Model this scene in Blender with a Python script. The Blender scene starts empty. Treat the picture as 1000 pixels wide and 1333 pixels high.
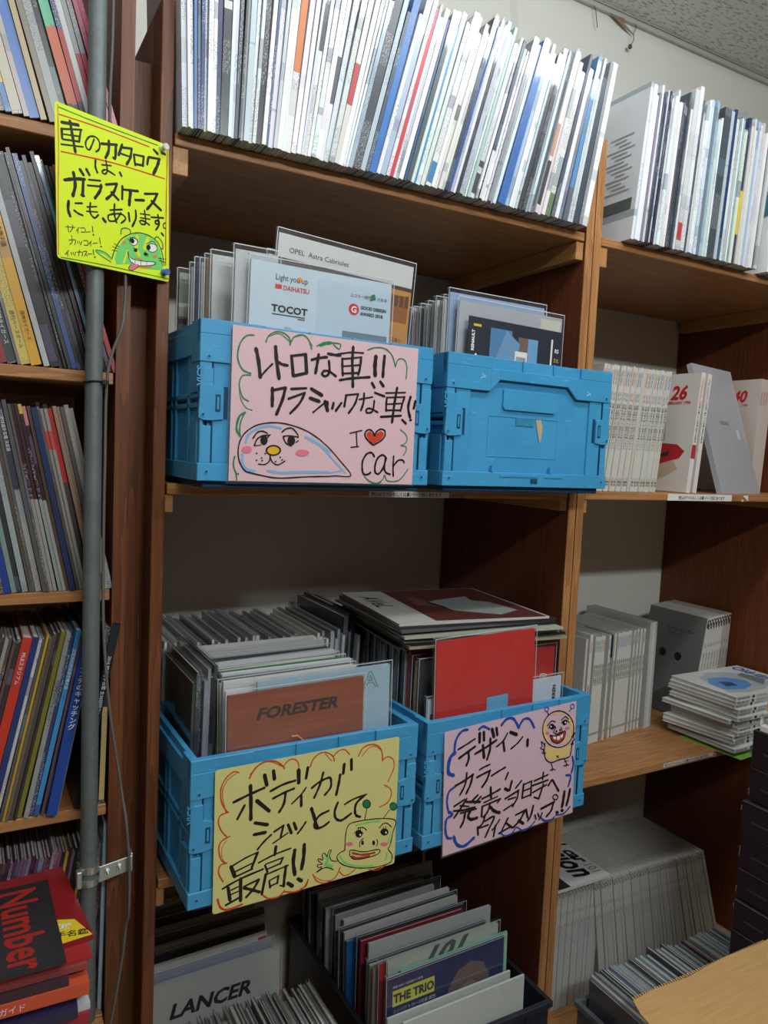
import bpy, bmesh, math, random
from mathutils import Vector, Matrix, Euler

S = bpy.context.scene
COL = S.collection
# ---------------------------------------------------------------- camera
def rotm(rx, ry, rz):
    return Matrix.Rotation(rz, 3, 'Z') @ Matrix.Rotation(rx, 3, 'X') @ Matrix.Rotation(ry, 3, 'Y')
_R = rotm(-0.0783, -0.0454, -0.5111)
cam_data = bpy.data.cameras.new('camera')
cam = bpy.data.objects.new('camera', cam_data)
COL.objects.link(cam)
M4 = Matrix.Identity(4)
for r in range(3):
    M4[r][0] = _R[r][0]; M4[r][1] = _R[r][2]; M4[r][2] = -_R[r][1]
M4.translation = Vector((-0.2556, -1.1052, 0.0803))
cam.matrix_world = M4
cam_data.sensor_fit = 'HORIZONTAL'; cam_data.sensor_width = 36.0
cam_data.lens = 982.5 / 1000 * 36.0
cam_data.clip_start = 0.02
S.camera = cam
# ---------------------------------------------------------------- world, exposure
w = bpy.data.worlds.new('world'); S.world = w; w.use_nodes = True
w.node_tree.nodes['Background'].inputs[0].default_value = (0.75, 0.85, 1.0, 1)
w.node_tree.nodes['Background'].inputs[1].default_value = 0.03
S.view_settings.view_transform = 'Standard'; S.view_settings.look = 'None'
S.view_settings.gamma = 1.0; S.view_settings.exposure = 0.18
S.view_settings.use_curve_mapping = False
S.cycles.transparent_max_bounces = 28      # many clear sleeves one behind the other
# ---------------------------------------------------------------- ceiling lamps (the tubes' light)
LAMPS = [((-0.62, -0.68, 1.205), 1.2, 5.5), ((0.72, -0.68, 1.205), 1.2, 12.5), ((0.3, -2.15, 1.205), 1.2, 40.0)]  # the farthest lamp is added as fill for the lower shelves
for (lx, ly, lz), ln, pw in LAMPS:                # a batten throws its light down and to both sides
    for sgn in (-1, 1):
        ld = bpy.data.lights.new('tube_light', 'AREA'); ld.shape = 'RECTANGLE'
        ld.size = ln; ld.size_y = 0.08; ld.energy = pw / 2; ld.color = (0.93, 0.98, 1.0)
        lo = bpy.data.objects.new('tube_light', ld); COL.objects.link(lo)
        lo.location = (lx, ly + sgn * .05, lz - 0.05); lo.rotation_euler = (sgn * math.radians(52), 0, 0)
# ---------------------------------------------------------------- colour helpers
def lin(c):
    c = c / 255.0
    return c / 12.92 if c <= 0.04045 else ((c + 0.055) / 1.055) ** 2.4
def rgb(r, g, b): return (lin(r), lin(g), lin(b), 1.0)
# ---------------------------------------------------------------- materials
MATS = {}
class NT:
    def __init__(s, name):
        s.m = bpy.data.materials.new(name); s.m.use_nodes = True
        s.t = s.m.node_tree; s.b = s.t.nodes['Principled BSDF']
    def n(s, typ, **kw):
        x = s.t.nodes.new(typ)
        for k, v in kw.items(): setattr(x, k, v)
        return x
    def l(s, a, b): s.t.links.new(a, b)
    def math(s, op, a, b=None, c=None, clamp=False):
        x = s.n('ShaderNodeMath', operation=op, use_clamp=clamp)
        for i, v in enumerate((a, b, c)):
            if v is None: continue
            if isinstance(v, (int, float)): x.inputs[i].default_value = v
            else: s.l(v, x.inputs[i])
        return x.outputs[0]
    def mix(s, f, a, b, mode='MIX'):
        x = s.n('ShaderNodeMix', data_type='RGBA', blend_type=mode)
        for i, v in ((0, f), (6, a), (7, b)):
            if isinstance(v, (int, float)): x.inputs[i].default_value = v
            elif isinstance(v, tuple): x.inputs[i].default_value = v
            else: s.l(v, x.inputs[i])
        return x.outputs[2]
    def noise(s, vec, scale, detail=2, rough=.5, dim='3D', w_=None):
        x = s.n('ShaderNodeTexNoise', noise_dimensions=dim)
        x.inputs['Scale'].default_value = scale; x.inputs['Detail'].default_value = detail
        x.inputs['Roughness'].default_value = rough
        if vec is not None: s.l(vec, x.inputs['Vector'])
        if w_ is not None: s.l(w_, x.inputs['W'])
        return x.outputs[0]
    def mapping(s, vec, scale, rot=(0, 0, 0)):
        x = s.n('ShaderNodeMapping'); x.inputs['Scale'].default_value = scale
        x.inputs['Rotation'].default_value = rot
        s.l(vec, x.inputs['Vector']); return x.outputs[0]
    def obj(s): return s.n('ShaderNodeTexCoord').outputs['Object']
    def rnd(s): return s.n('ShaderNodeObjectInfo').outputs['Random']
    def ocol(s): return s.n('ShaderNodeObjectInfo').outputs['Color']
    def offs(s, vec, k=7.0):
        r = s.math('MULTIPLY', s.rnd(), k)
        c = s.n('ShaderNodeCombineXYZ')
        for i in range(3): s.l(r, c.inputs[i])
        v = s.n('ShaderNodeVectorMath', operation='ADD'); s.l(vec, v.inputs[0]); s.l(c.outputs[0], v.inputs[1])
        return v.outputs[0]
    def ramp(s, f, stops):
        x = s.n('ShaderNodeValToRGB'); e = x.color_ramp.elements
        e[0].position, e[0].color = stops[0]; e[1].position, e[1].color = stops[1]
        for p, c in stops[2:]:
            q = e.new(p); q.color = c
        s.l(f, x.inputs[0]); return x.outputs[0]
    def bump(s, h, strength=.3, dist=.001):
        x = s.n('ShaderNodeBump'); x.inputs['Strength'].default_value = strength
        x.inputs['Distance'].default_value = dist; s.l(h, x.inputs['Height'])
        s.l(x.outputs[0], s.b.inputs['Normal'])
    def set(s, color=None, rough=.5, spec=.5, metal=0, coat=0):
        if color is not None:
            if isinstance(color, tuple): s.b.inputs['Base Color'].default_value = color
            else: s.l(color, s.b.inputs['Base Color'])
        s.b.inputs['Roughness'].default_value = rough; s.b.inputs['Metallic'].default_value = metal
        s.b.inputs['Specular IOR Level'].default_value = spec; s.b.inputs['Coat Weight'].default_value = coat
        return s.m

def plain(name, c, rough=.5, spec=.4, metal=0, var=.06):
    k = ('plain', name)
    if k in MATS: return MATS[k]
    n = NT(name)
    f = n.noise(n.offs(n.obj()), 60, 3)
    col = n.mix(n.math('MULTIPLY', f, var * 2), c, tuple(x * .6 for x in c[:3]) + (1,))
    MATS[k] = n.set(col, rough, spec, metal); return MATS[k]

def wood(name, light, dark, axis, rough=.45):
    n = NT(name)
    sc = {'x': (1.2, 26, 26), 'y': (26, 1.2, 26), 'z': (26, 26, 1.2)}[axis]
    v = n.mapping(n.offs(n.obj()), sc)
    wv = n.noise(v, 1.3, 3, .55)
    g = n.math('FRACT', n.math('MULTIPLY', wv, 9.0))
    fine = n.noise(n.mapping(n.offs(n.obj()), tuple(x * 7 for x in sc)), 1.0, 2)
    big = n.noise(n.obj(), 2.5, 2)
    f = n.math('ADD', n.math('MULTIPLY', g, .45), n.math('MULTIPLY', fine, .45))
    f = n.math('ADD', f, n.math('MULTIPLY', big, .25), clamp=True)
    col = n.ramp(f, [(.1, light), (.95, dark), (.5, tuple((a + b) / 2 for a, b in zip(light, dark)))])
    n.bump(fine, .15, .0006)
    return n.set(col, rough, .35)
WL, WD = rgb(200, 146, 94), rgb(140, 92, 54)
WZ = wood('pine_upright', WL, WD, 'z')
WZL = wood('dark_pine_upright', rgb(134, 80, 46), rgb(84, 46, 25), 'z')  # redder pine, with the dimness of the left side put into its colour
WX = wood('pine_board', WL, WD, 'x')
WY = wood('pine_cleat', rgb(196, 148, 96), rgb(160, 112, 66), 'y')
WI = wood('stained_panel', rgb(124, 68, 38), rgb(88, 44, 25), 'z', .5)
WE = wood('pine_edge', rgb(196, 138, 84), rgb(150, 92, 50), 'z')

def cover_mat():
    n = NT('printed_cover')
    ob = n.obj(); sep = n.n('ShaderNodeSeparateXYZ'); n.l(ob, sep.inputs[0])
    r = n.rnd(); base = n.ocol()
    # blocks of print along the spine
    wz = n.math('ADD', sep.outputs[2], n.math('MULTIPLY', r, 31.0))
    blk = n.noise(None, 13.0, 1, .5, '1D', wz)
    lum = n.n('ShaderNodeSeparateColor', mode='HSV'); n.l(base, lum.inputs[0])
    isw = n.math('GREATER_THAN', lum.outputs[2], .32)
    mark = n.mix(isw, rgb(205, 205, 205), rgb(58, 62, 74))
    hue = n.n('ShaderNodeCombineColor', mode='HSV')
    n.l(n.math('FRACT', n.math('ADD', n.math('MULTIPLY', n.math('FRACT', n.math('MULTIPLY', r, 17.3)), .25), .5)), hue.inputs[0])
    hue.inputs[1].default_value = .45; hue.inputs[2].default_value = .25
    thr = n.math('GREATER_THAN', blk, .64)
    col = n.mix(n.math('MULTIPLY', thr, n.math('MULTIPLY', n.math('FRACT', n.math('MULTIPLY', r, 5.7)), .6)), base, hue.outputs[0])
    # small lettering on the spine
    let = n.noise(n.mapping(ob, (420, 1, 700)), 1.0, 1, .6)
    zone = n.noise(None, 7.0, 0, .5, '1D', n.math('ADD', wz, 5.0))
    sp = n.math('LESS_THAN', sep.outputs[1], .0003)
    f = n.math('MULTIPLY', n.math('GREATER_THAN', let, .56), n.math('GREATER_THAN', zone, .52))
    f = n.math('MULTIPLY', n.math('MULTIPLY', f, sp), n.math('MULTIPLY', n.math('GREATER_THAN', n.math('FRACT', n.math('MULTIPLY', r, 11.3)), .45), .5))
    col = n.mix(f, col, mark)
    # soft picture on the cover faces
    pic = n.noise(n.mapping(n.offs(ob, 50), (1, 9, 9)), 1.0, 3, .6)
    pf = n.math('MULTIPLY', n.math('MULTIPLY', n.math('SUBTRACT', pic, .5), 3.0, clamp=True), n.math('GREATER_THAN', sep.outputs[1], .012))
    col = n.mix(n.math('MULTIPLY', pf, .3), col, hue.outputs[0])
    m = n.set(col, .32, .5); return m
COVER = cover_mat()
def tinted(name, rough, spec):
    n = NT(name)
    f = n.noise(n.offs(n.obj()), 40, 3)
    return n.set(n.mix(n.math('MULTIPLY', f, .12), n.ocol(), (0, 0, 0, 1)), rough, spec)
PLAINC = tinted('plain_printed_card', .4, .5)
def pages_mat():
    n = NT('page_block'); ob = n.obj()
    st = n.noise(n.mapping(ob, (2600, 3, 3)), 1.0, 1)
    col = n.mix(st, rgb(150, 147, 140), rgb(214, 212, 206))
    return n.set(col, .8, .2)
PAGES = pages_mat()
def clear_mat(name, a=.22, rough=.12):
    n = NT(name); t = n.t
    tr = n.n('ShaderNodeBsdfTransparent'); mx = n.n('ShaderNodeMixShader')
    f = n.noise(n.offs(n.obj()), 18, 3)
    n.set(rgb(225, 232, 238), rough, .9)
    n.bump(n.noise(n.mapping(n.offs(n.obj()), (30, 30, 6)), 1.0, 3), .5, .002)
    fr = n.n('ShaderNodeLayerWeight'); fr.inputs[0].default_value = .5
    fz = n.math('ADD', n.math('MULTIPLY', n.math('POWER', fr.outputs['Facing'], 5.0), .55), .035)
    gl = n.n('ShaderNodeBsdfGlossy'); gl.inputs['Roughness'].default_value = rough; m2 = n.n('ShaderNodeMixShader')
    bp = next(x for x in t.nodes if x.type == 'BUMP'); n.l(bp.outputs[0], gl.inputs['Normal'])
    n.l(fz, m2.inputs[0]); n.l(tr.outputs[0], m2.inputs[1]); n.l(gl.outputs[0], m2.inputs[2])
    n.l(n.math('MULTIPLY', f, a), mx.inputs[0]); n.l(m2.outputs[0], mx.inputs[1]); n.l(n.b.outputs[0], mx.inputs[2])
    n.l(mx.outputs[0], t.nodes['Material Output'].inputs[0]); return n.m
CLEAR = clear_mat('clear_plastic_sleeve', .03, .07)
EDGE_GLINT = plain('sleeve_seam', rgb(206, 214, 220), .15, .9)  # pale strips: the bright glint of sleeve edges put into the colour
LAMIN = clear_mat('laminating_film', .06, .18)
def blue_mat():
    n = NT('blue_plastic'); ob = n.obj()
    f = n.noise(n.offs(ob), 9, 4, .6)
    s2 = n.noise(n.mapping(n.offs(ob), (40, 40, 260), (0, .5, 0)), 1.0, 2)
    col = n.mix(f, rgb(52, 136, 186), rgb(78, 166, 212))
    col = n.mix(n.math('MULTIPLY', n.math('GREATER_THAN', s2, .69), .22), col, rgb(150, 200, 225))
    n.bump(n.noise(ob, 900, 2), .08, .0003)
    return n.set(col, .38, .45)
BLUE = blue_mat()
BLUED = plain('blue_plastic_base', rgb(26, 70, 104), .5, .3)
def wall_mat():
    n = NT('painted_wall'); ob = n.obj()
    f = n.noise(ob, 3, 4, .6)
    dirt = n.noise(n.mapping(ob, (6, 6, 2)), 1.0, 4, .6)
    col = n.mix(n.math('MULTIPLY', f, .35), rgb(226, 226, 217), rgb(196, 196, 185))
    col = n.mix(n.math('MULTIPLY', n.math('GREATER_THAN', dirt, .68), .15), col, rgb(150, 150, 140))
    n.bump(n.noise(ob, 70, 3), .12, .002)
    return n.set(col, .8, .2)
WALL = wall_mat()
def ceil_mat():
    n = NT('fissured_ceiling_board'); ob = n.obj()
    wv = n.noise(n.mapping(ob, (52, 210, 1), (0, 0, -.5)), 1.0, 2, .6)
    f = n.math('MULTIPLY', n.math('GREATER_THAN', wv, .585), .6)
    col = n.mix(f, rgb(236, 236, 230), rgb(120, 120, 112))
    n.bump(n.math('SUBTRACT', 1.0, f), .6, .004)
    return n.set(col, .9, .1)
CEIL = ceil_mat()
def metal_mat():
    n = NT('galvanised_steel'); ob = n.obj()
    f = n.noise(ob, 120, 3, .6); g = n.noise(n.mapping(ob, (8, 8, 20)), 1.0, 3)
    col = n.mix(n.math('MULTIPLY', n.math('ADD', f, g), .5), rgb(78, 86, 86), rgb(128, 136, 134))
    return n.set(col, .55, .5, .35)
GALV = metal_mat()
ZINC = plain('zinc_plate', rgb(190, 195, 190), .3, .6, .8)
BLACK = plain('black_plastic', rgb(22, 22, 24), .4, .4)
CABLE = plain('grey_cable', rgb(100, 98, 94), .55, .3)
DARKBIN = plain('dark_plastic_bin', rgb(44, 46, 54), .45, .4)
GREYBIN = plain('grey_plastic_bin', rgb(98, 102, 106), .45, .4)
FLOORM = plain('pale_floor_sheet', rgb(176, 168, 152), .5, .3)
PAPER_W = plain('white_label_paper', rgb(226, 226, 220), .6, .3)
def cardboard():
    n = NT('cardboard'); ob = n.obj()
    st = n.noise(n.mapping(ob, (10, 150, 10)), 1.0, 1)
    f = n.noise(ob, 14, 3)
    col = n.mix(n.math('ADD', n.math('MULTIPLY', st, .35), n.math('MULTIPLY', f, .3)), rgb(208, 168, 112), rgb(170, 126, 76))
    n.bump(st, .5, .0015)
    return n.set(col, .8, .2)
CARD = cardboard()
INKC = dict(k=rgb(26, 20, 22), g=rgb(24, 128, 74), r=rgb(206, 66, 34), b=rgb(28, 76, 166), y=rgb(226, 176, 40), p=rgb(228, 120, 142),
            l=rgb(128, 178, 220), w=rgb(240, 238, 232), i=rgb(120, 214, 110), d=rgb(176, 60, 52), o=rgb(224, 130, 70), z=rgb(222, 232, 40), c=rgb(232, 202, 128))
def ink(k): return plain('marker_ink_' + dict(k='black', g='green', r='red', b='blue', y='yellow', p='pink', l='pale_blue', w='white', i='light_green', d='dark_red', o='orange', z='lemon', c='pale_yellow')[k], INKC[k], .45, .4, 0, .1)
# ---------------------------------------------------------------- mesh helpers
class MB:
    def __init__(s): s.v = []; s.f = []
    def box(s, x0, y0, z0, x1, y1, z1):
        b = len(s.v)
        s.v += [(x0, y0, z0), (x1, y0, z0), (x1, y1, z0), (x0, y1, z0), (x0, y0, z1), (x1, y0, z1), (x1, y1, z1), (x0, y1, z1)]
        s.f += [tuple(b + i for i in q) for q in ((0, 3, 2, 1), (4, 5, 6, 7), (0, 1, 5, 4), (1, 2, 6, 5), (2, 3, 7, 6), (3, 0, 4, 7))]
        return s
    def prism(s, pts, a, b_, axis='y'):
        """pts in the plane perpendicular to axis, extruded from a to b_"""
        n = len(pts); b = len(s.v)
        def P(p, t):
            return {'y': (p[0], t, p[1]), 'z': (p[0], p[1], t), 'x': (t, p[0], p[1])}[axis]
        s.v += [P(p, a) for p in pts] + [P(p, b_) for p in pts]
        s.f.append(tuple(b + i for i in range(n))); s.f.append(tuple(b + n + i for i in reversed(range(n))))
        for i in range(n):
            j = (i + 1) % n
            s.f.append((b + j, b + i, b + n + i, b + n + j))
        return s
    def cyl(s, c, r, a, b_, axis='y', n=12):
        return s.prism([(c[0] + r * math.cos(2 * math.pi * i / n), c[1] + r * math.sin(2 * math.pi * i / n)) for i in range(n)], a, b_, axis)
    def quad(s, a, b_, c, d):
        b = len(s.v); s.v += [a, b_, c, d]; s.f.append((b, b + 1, b + 2, b + 3)); return s
    def tube(s, pts, r, n=8, cap=True):
        pts = [Vector(p) for p in pts]; rings = []
        for i, p in enumerate(pts):
            t = (pts[min(i + 1, len(pts) - 1)] - pts[max(i - 1, 0)]).normalized()
            u = t.cross(Vector((0.13, 1, 0.07))).normalized(); w_ = t.cross(u)
            b = len(s.v); rings.append(b)
            for k in range(n):
                a = 2 * math.pi * k / n
                s.v.append(tuple(p + (u * math.cos(a) + w_ * math.sin(a)) * r))
        for i in range(len(pts) - 1):
            for k in range(n):
                s.f.append((rings[i] + k, rings[i] + (k + 1) % n, rings[i + 1] + (k + 1) % n, rings[i + 1] + k))
        if cap:
            s.f.append(tuple(rings[0] + k for k in reversed(range(n)))); s.f.append(tuple(rings[-1] + k for k in range(n)))
        return s
    def build(s, name, mat, parent=None, bev=0, smooth=False, color=None, fix=False):
        me = bpy.data.meshes.new(name); me.from_pydata(s.v, [], s.f)
        if bev or fix:
            bm = bmesh.new(); bm.from_mesh(me)
            bmesh.ops.recalc_face_normals(bm, faces=bm.faces)
            if bev:
                ed = [e for e in bm.edges if len(e.link_faces) == 2 and e.calc_face_angle(0) > .6]
                bmesh.ops.bevel(bm, geom=ed, offset=bev, segments=1, affect='EDGES', clamp_overlap=True)
            bm.to_mesh(me); bm.free()
        if smooth:
            for p in me.polygons: p.use_smooth = True
        me.materials.append(mat)
        o = bpy.data.objects.new(name, me); COL.objects.link(o)
        if parent is not None: o.parent = parent
        if color: o.color = color
        return o
def box(x0, y0, z0, x1, y1, z1): return MB().box(x0, y0, z0, x1, y1, z1)
def thing(name, label, cat, loc=(0, 0, 0), rot=(0, 0, 0), group=None):
    o = bpy.data.objects.new(name, None); COL.objects.link(o); o.empty_display_size = .02
    o.location = loc; o.rotation_euler = rot; o['label'] = label; o['category'] = cat
    if group: o['group'] = group
    return o
def struct(o): o['kind'] = 'structure'; return o
_TC = {}
def text(s_, size, mat, parent, loc, rot=(math.pi / 2, 0, 0), name='lettering', align='LEFT', sx=1.0, bold=0.0, shear=0.0):
    """flat printed text: a font curve turned into one mesh"""
    key = (s_, size, sx, bold, shear, align)
    if key not in _TC:
        cu = bpy.data.curves.new('t', 'FONT'); cu.body = s_; cu.size = size; cu.align_x = align; cu.resolution_u = 2
        cu.offset = bold; cu.shear = shear
        ob = bpy.data.objects.new('t', cu); COL.objects.link(ob)
        bpy.context.view_layer.update()
        dg = bpy.context.evaluated_depsgraph_get()
        me = bpy.data.meshes.new_from_object(ob.evaluated_get(dg))
        bpy.data.objects.remove(ob); bpy.data.curves.remove(cu)
        for v in me.vertices: v.co.x *= sx
        _TC[key] = me
    me = _TC[key].copy(); me.materials.clear(); me.materials.append(mat)
    o = bpy.data.objects.new(name, me); COL.objects.link(o); o.parent = parent
    o.location = loc; o.rotation_euler = rot
    return o
ONES = ['zeroth', 'first', 'second', 'third', 'fourth', 'fifth', 'sixth', 'seventh', 'eighth', 'ninth', 'tenth', 'eleventh', 'twelfth', 'thirteenth',
        'fourteenth', 'fifteenth', 'sixteenth', 'seventeenth', 'eighteenth', 'nineteenth']
TENS = ['', '', 'twenty', 'thirty', 'forty', 'fifty', 'sixty', 'seventy', 'eighty', 'ninety']
def nth(n):
    if n < 20: return ONES[n]
    pre = ''
    if n >= 100:
        if n == 100: return 'hundredth'
        return 'hundred-and-' + nth(n - 100)
    t, u = divmod(n, 10)
    if u == 0: return TENS[t][:-1] + 'ieth'
    return TENS[t] + '-' + ONES[u]
CN = [((232, 234, 236), 'white'), ((196, 200, 204), 'pale grey'), ((140, 143, 146), 'grey'), ((82, 84, 88), 'dark grey'), ((30, 30, 34), 'black'),
      ((170, 196, 216), 'pale blue'), ((70, 120, 180), 'blue'), ((36, 50, 100), 'navy'), ((190, 50, 50), 'red'), ((120, 40, 50), 'maroon'),
      ((222, 182, 50), 'yellow'), ((220, 120, 60), 'orange'), ((220, 208, 180), 'cream'), ((110, 80, 62), 'brown'), ((90, 170, 120), 'green'),
      ((50, 100, 100), 'teal'), ((200, 110, 130), 'pink'), ((96, 70, 110), 'purple'), ((140, 140, 70), 'olive')]
def cname(c): return min(CN, key=lambda k: sum((a - b) ** 2 for a, b in zip(k[0], c)))[1]
# ---------------------------------------------------------------- books, magazines, catalogues
def book(name, label, cat, loc, t, w, h, c, lean=0.0, yaw=0.0, group=None, mat=None, sleeve=False, bands=None, pages=True, roll=0.0, pivot=None):
    """spine faces -Y, thickness along X, cover along +Y. Leans about its lower corner."""
    if pivot is None: pivot = 1 if lean >= 0 else -1
    root = thing(name, label, cat, loc, (roll, lean, yaw), group)
    x0, x1 = (-t, 0.0) if pivot > 0 else (0.0, t)
    ct = min(.0007, t * .2)
    mb = MB()
    if pages and t > .002:
        prof = [(x0, 0), (x1, 0), (x1, w), (x1 - ct, w), (x1 - ct, ct), (x0 + ct, ct), (x0 + ct, w), (x0, w)]
        mb.prism(prof, 0.0, h, 'z')
        mb.build('cover', mat or COVER, root, color=rgb(*c), fix=True)
        box(x0 + ct, ct, .0012, x1 - ct, w - .001, h - .0018).build('pages', PAGES, root)
    else:
        mb.box(x0, 0, 0, x1, w, h).build('cover', mat or COVER, root, color=rgb(*c))
    if bands:
        for (z0, z1, bc) in bands:
            MB().box(x0 - .0001, -.0002, z0 * h, x1 + .0001, .0006, z1 * h).build('spine_band', PLAINC, root, color=rgb(*bc))
    if sleeve:
        e = .0008
        s = MB()
        s.prism([(x0 - e, -.0016), (x1 + e, -.0016), (x1 + e, w), (x1 + .0001, w), (x1 + .0001, -.0008), (x0 - .0001, -.0008), (x0 - .0001, w), (x0 - e, w)], -0.0 + .0002, h + .006, 'z')
        s.build('sleeve', CLEAR, root)
    return root
def lerpkeys(keys, x):
    if x <= keys[0][0]: return keys[0][1]
    for (a, va), (b, vb) in zip(keys, keys[1:]):
        if x <= b: return va + (vb - va) * (x - a) / (b - a)
    return keys[-1][1]
def row(x0, x1, z, y, lean, pal, tt, hh, w, where, group, name='catalog', cat='catalog', adj='', specials=(), sleeve=0.0, seed=1, yj=.006, yk=None, mat=None, skip=()):
    """a shelf row from x0 to x1; specials: (x, thickness, colour, dict)"""
    R = random.Random(seed); x = x0; i = 0; prev = None; sp = sorted(specials, key=lambda s: s[0]); made = []
    while x < x1:
        a = math.radians(lerpkeys(lean, x))
        kw = {}; slv = R.random() < sleeve
        if sp and x >= sp[0][0] - .003:
            _, t, c, kw = sp.pop(0); kw = dict(kw)
        else:
            t = R.uniform(*tt); c = R.choice(pal); c = tuple(max(0, min(255, k + R.randint(-7, 7))) for k in c)
        x += kw.pop('gap', 0.0)
        h = kw.pop('h', R.uniform(*hh)); a += math.radians(kw.pop('dl', R.uniform(-.25, .25)))
        dz = 0
        if prev is not None:
            pa, ph = prev; hm = min(h, ph)
            gap = max(0.0, hm * (math.tan(pa) - math.tan(a)))
            if pa >= 0 and a >= 0: gap = max(gap, 0.0)
            x += gap + .0003
        i += 1
        wdt = t / math.cos(a)
        px = x + wdt if a >= 0 else x
        lab = kw.pop('label', None)
        if lab is None:
            lab = f"{adj}{cname(c)} {name.replace('_', ' ')}{' in clear sleeve' if slv else ''}, {nth(i)} {where}"
        yy = y + R.uniform(-yj, yj) + (yk(x) if yk else 0)
        b = book(name, lab, cat, (px, yy, z), t, kw.pop('w', w * R.uniform(.97, 1.0)), h, c, lean=a, group=group, sleeve=slv, bands=kw.pop('bands', None), mat=kw.pop('mat', mat), yaw=kw.pop('yaw', 0.0))
        txt = kw.pop('text', None)
        if txt:
            tx0 = -t if a >= 0 else 0
            for (s_, fz, sz, tc) in txt:
                # spine lettering runs down the spine, letters turned a quarter
                text(s_, sz, plain('print_' + tc, PRC[tc]), b, (tx0 + t / 2 - sz * .33, -.0003 if not slv else -.0018, fz * h), (math.pi / 2, math.pi / 2, 0), name='spine_lettering')
        x += wdt; prev = (a, h); made.append(b)
    return made
PRC = dict(white=rgb(232, 232, 232), black=rgb(30, 30, 30), red=rgb(200, 40, 40), blue=rgb(40, 90, 170), yellow=rgb(230, 200, 60), grey=rgb(110, 110, 110), green=rgb(30, 120, 80), silver=rgb(180, 184, 186))
def front_cat(label, X, Y, Z, w, h, t, c, tilt=0.0, yaw=0.0, back=0.0, group=None, sleeve=True, name='brochure', mat=None, pages=True, cat='brochure'):
    """a catalogue whose cover faces the viewer: lower-left corner at X, front at Y; local x right, y back, z up"""
    root = thing(name, label, cat, (X, Y, Z), (-back, -tilt, yaw), group)
    ct = min(.0007, t * .25)
    if pages and t > .003:
        MB().prism([(0, 0), (w, 0), (w, ct), (ct, ct), (ct, t - ct), (w, t - ct), (w, t), (0, t)], 0, h, 'z').build('cover', mat or PLAINC, root, color=rgb(*c), fix=True)
        box(ct, ct, .001, w - .0012, t - ct, h - .002).build('pages', PAGES, root)
    else:
        box(0, 0, 0, w, t, h).build('cover', mat or PLAINC, root, color=rgb(*c))
    if sleeve:
        e = .0012
        s = box(-.003, -e, -.001, w + .004, -.0007, h + .007)
        s.box(-.003, t + .0007, -.001, w + .004, t + e, h + .007)
        s.box(-.0036, -e, -.001, -.003, t + e, h + .007)
        s.build('sleeve', CLEAR, root)
        e2 = e + .0003
        q = box(-.003, -e2, h + .0058, w + .004, -e, h + .007); q.box(w + .0032, -e2, 0, w + .004, -e, h + .0058); q.box(-.0036, -e2, 0, -.0028, -e, h + .007)
        q.box(-.0036, -e2, h + .0062, -.003, t + e, h + .007)
        q.build('seam', EDGE_GLINT, root)
    return root
def patch(root, x0, z0, x1, z1, c, y=-.0001, name='printed_panel', pts=None, mat=None):
    p = pts or [(x0, z0), (x1, z0), (x1, z1), (x0, z1)]
    m = MB(); m.v = [(a, y, b) for a, b in p]; m.f = [tuple(range(len(p)))]
    return m.build(name, mat or PLAINC, root, color=rgb(*c))
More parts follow.
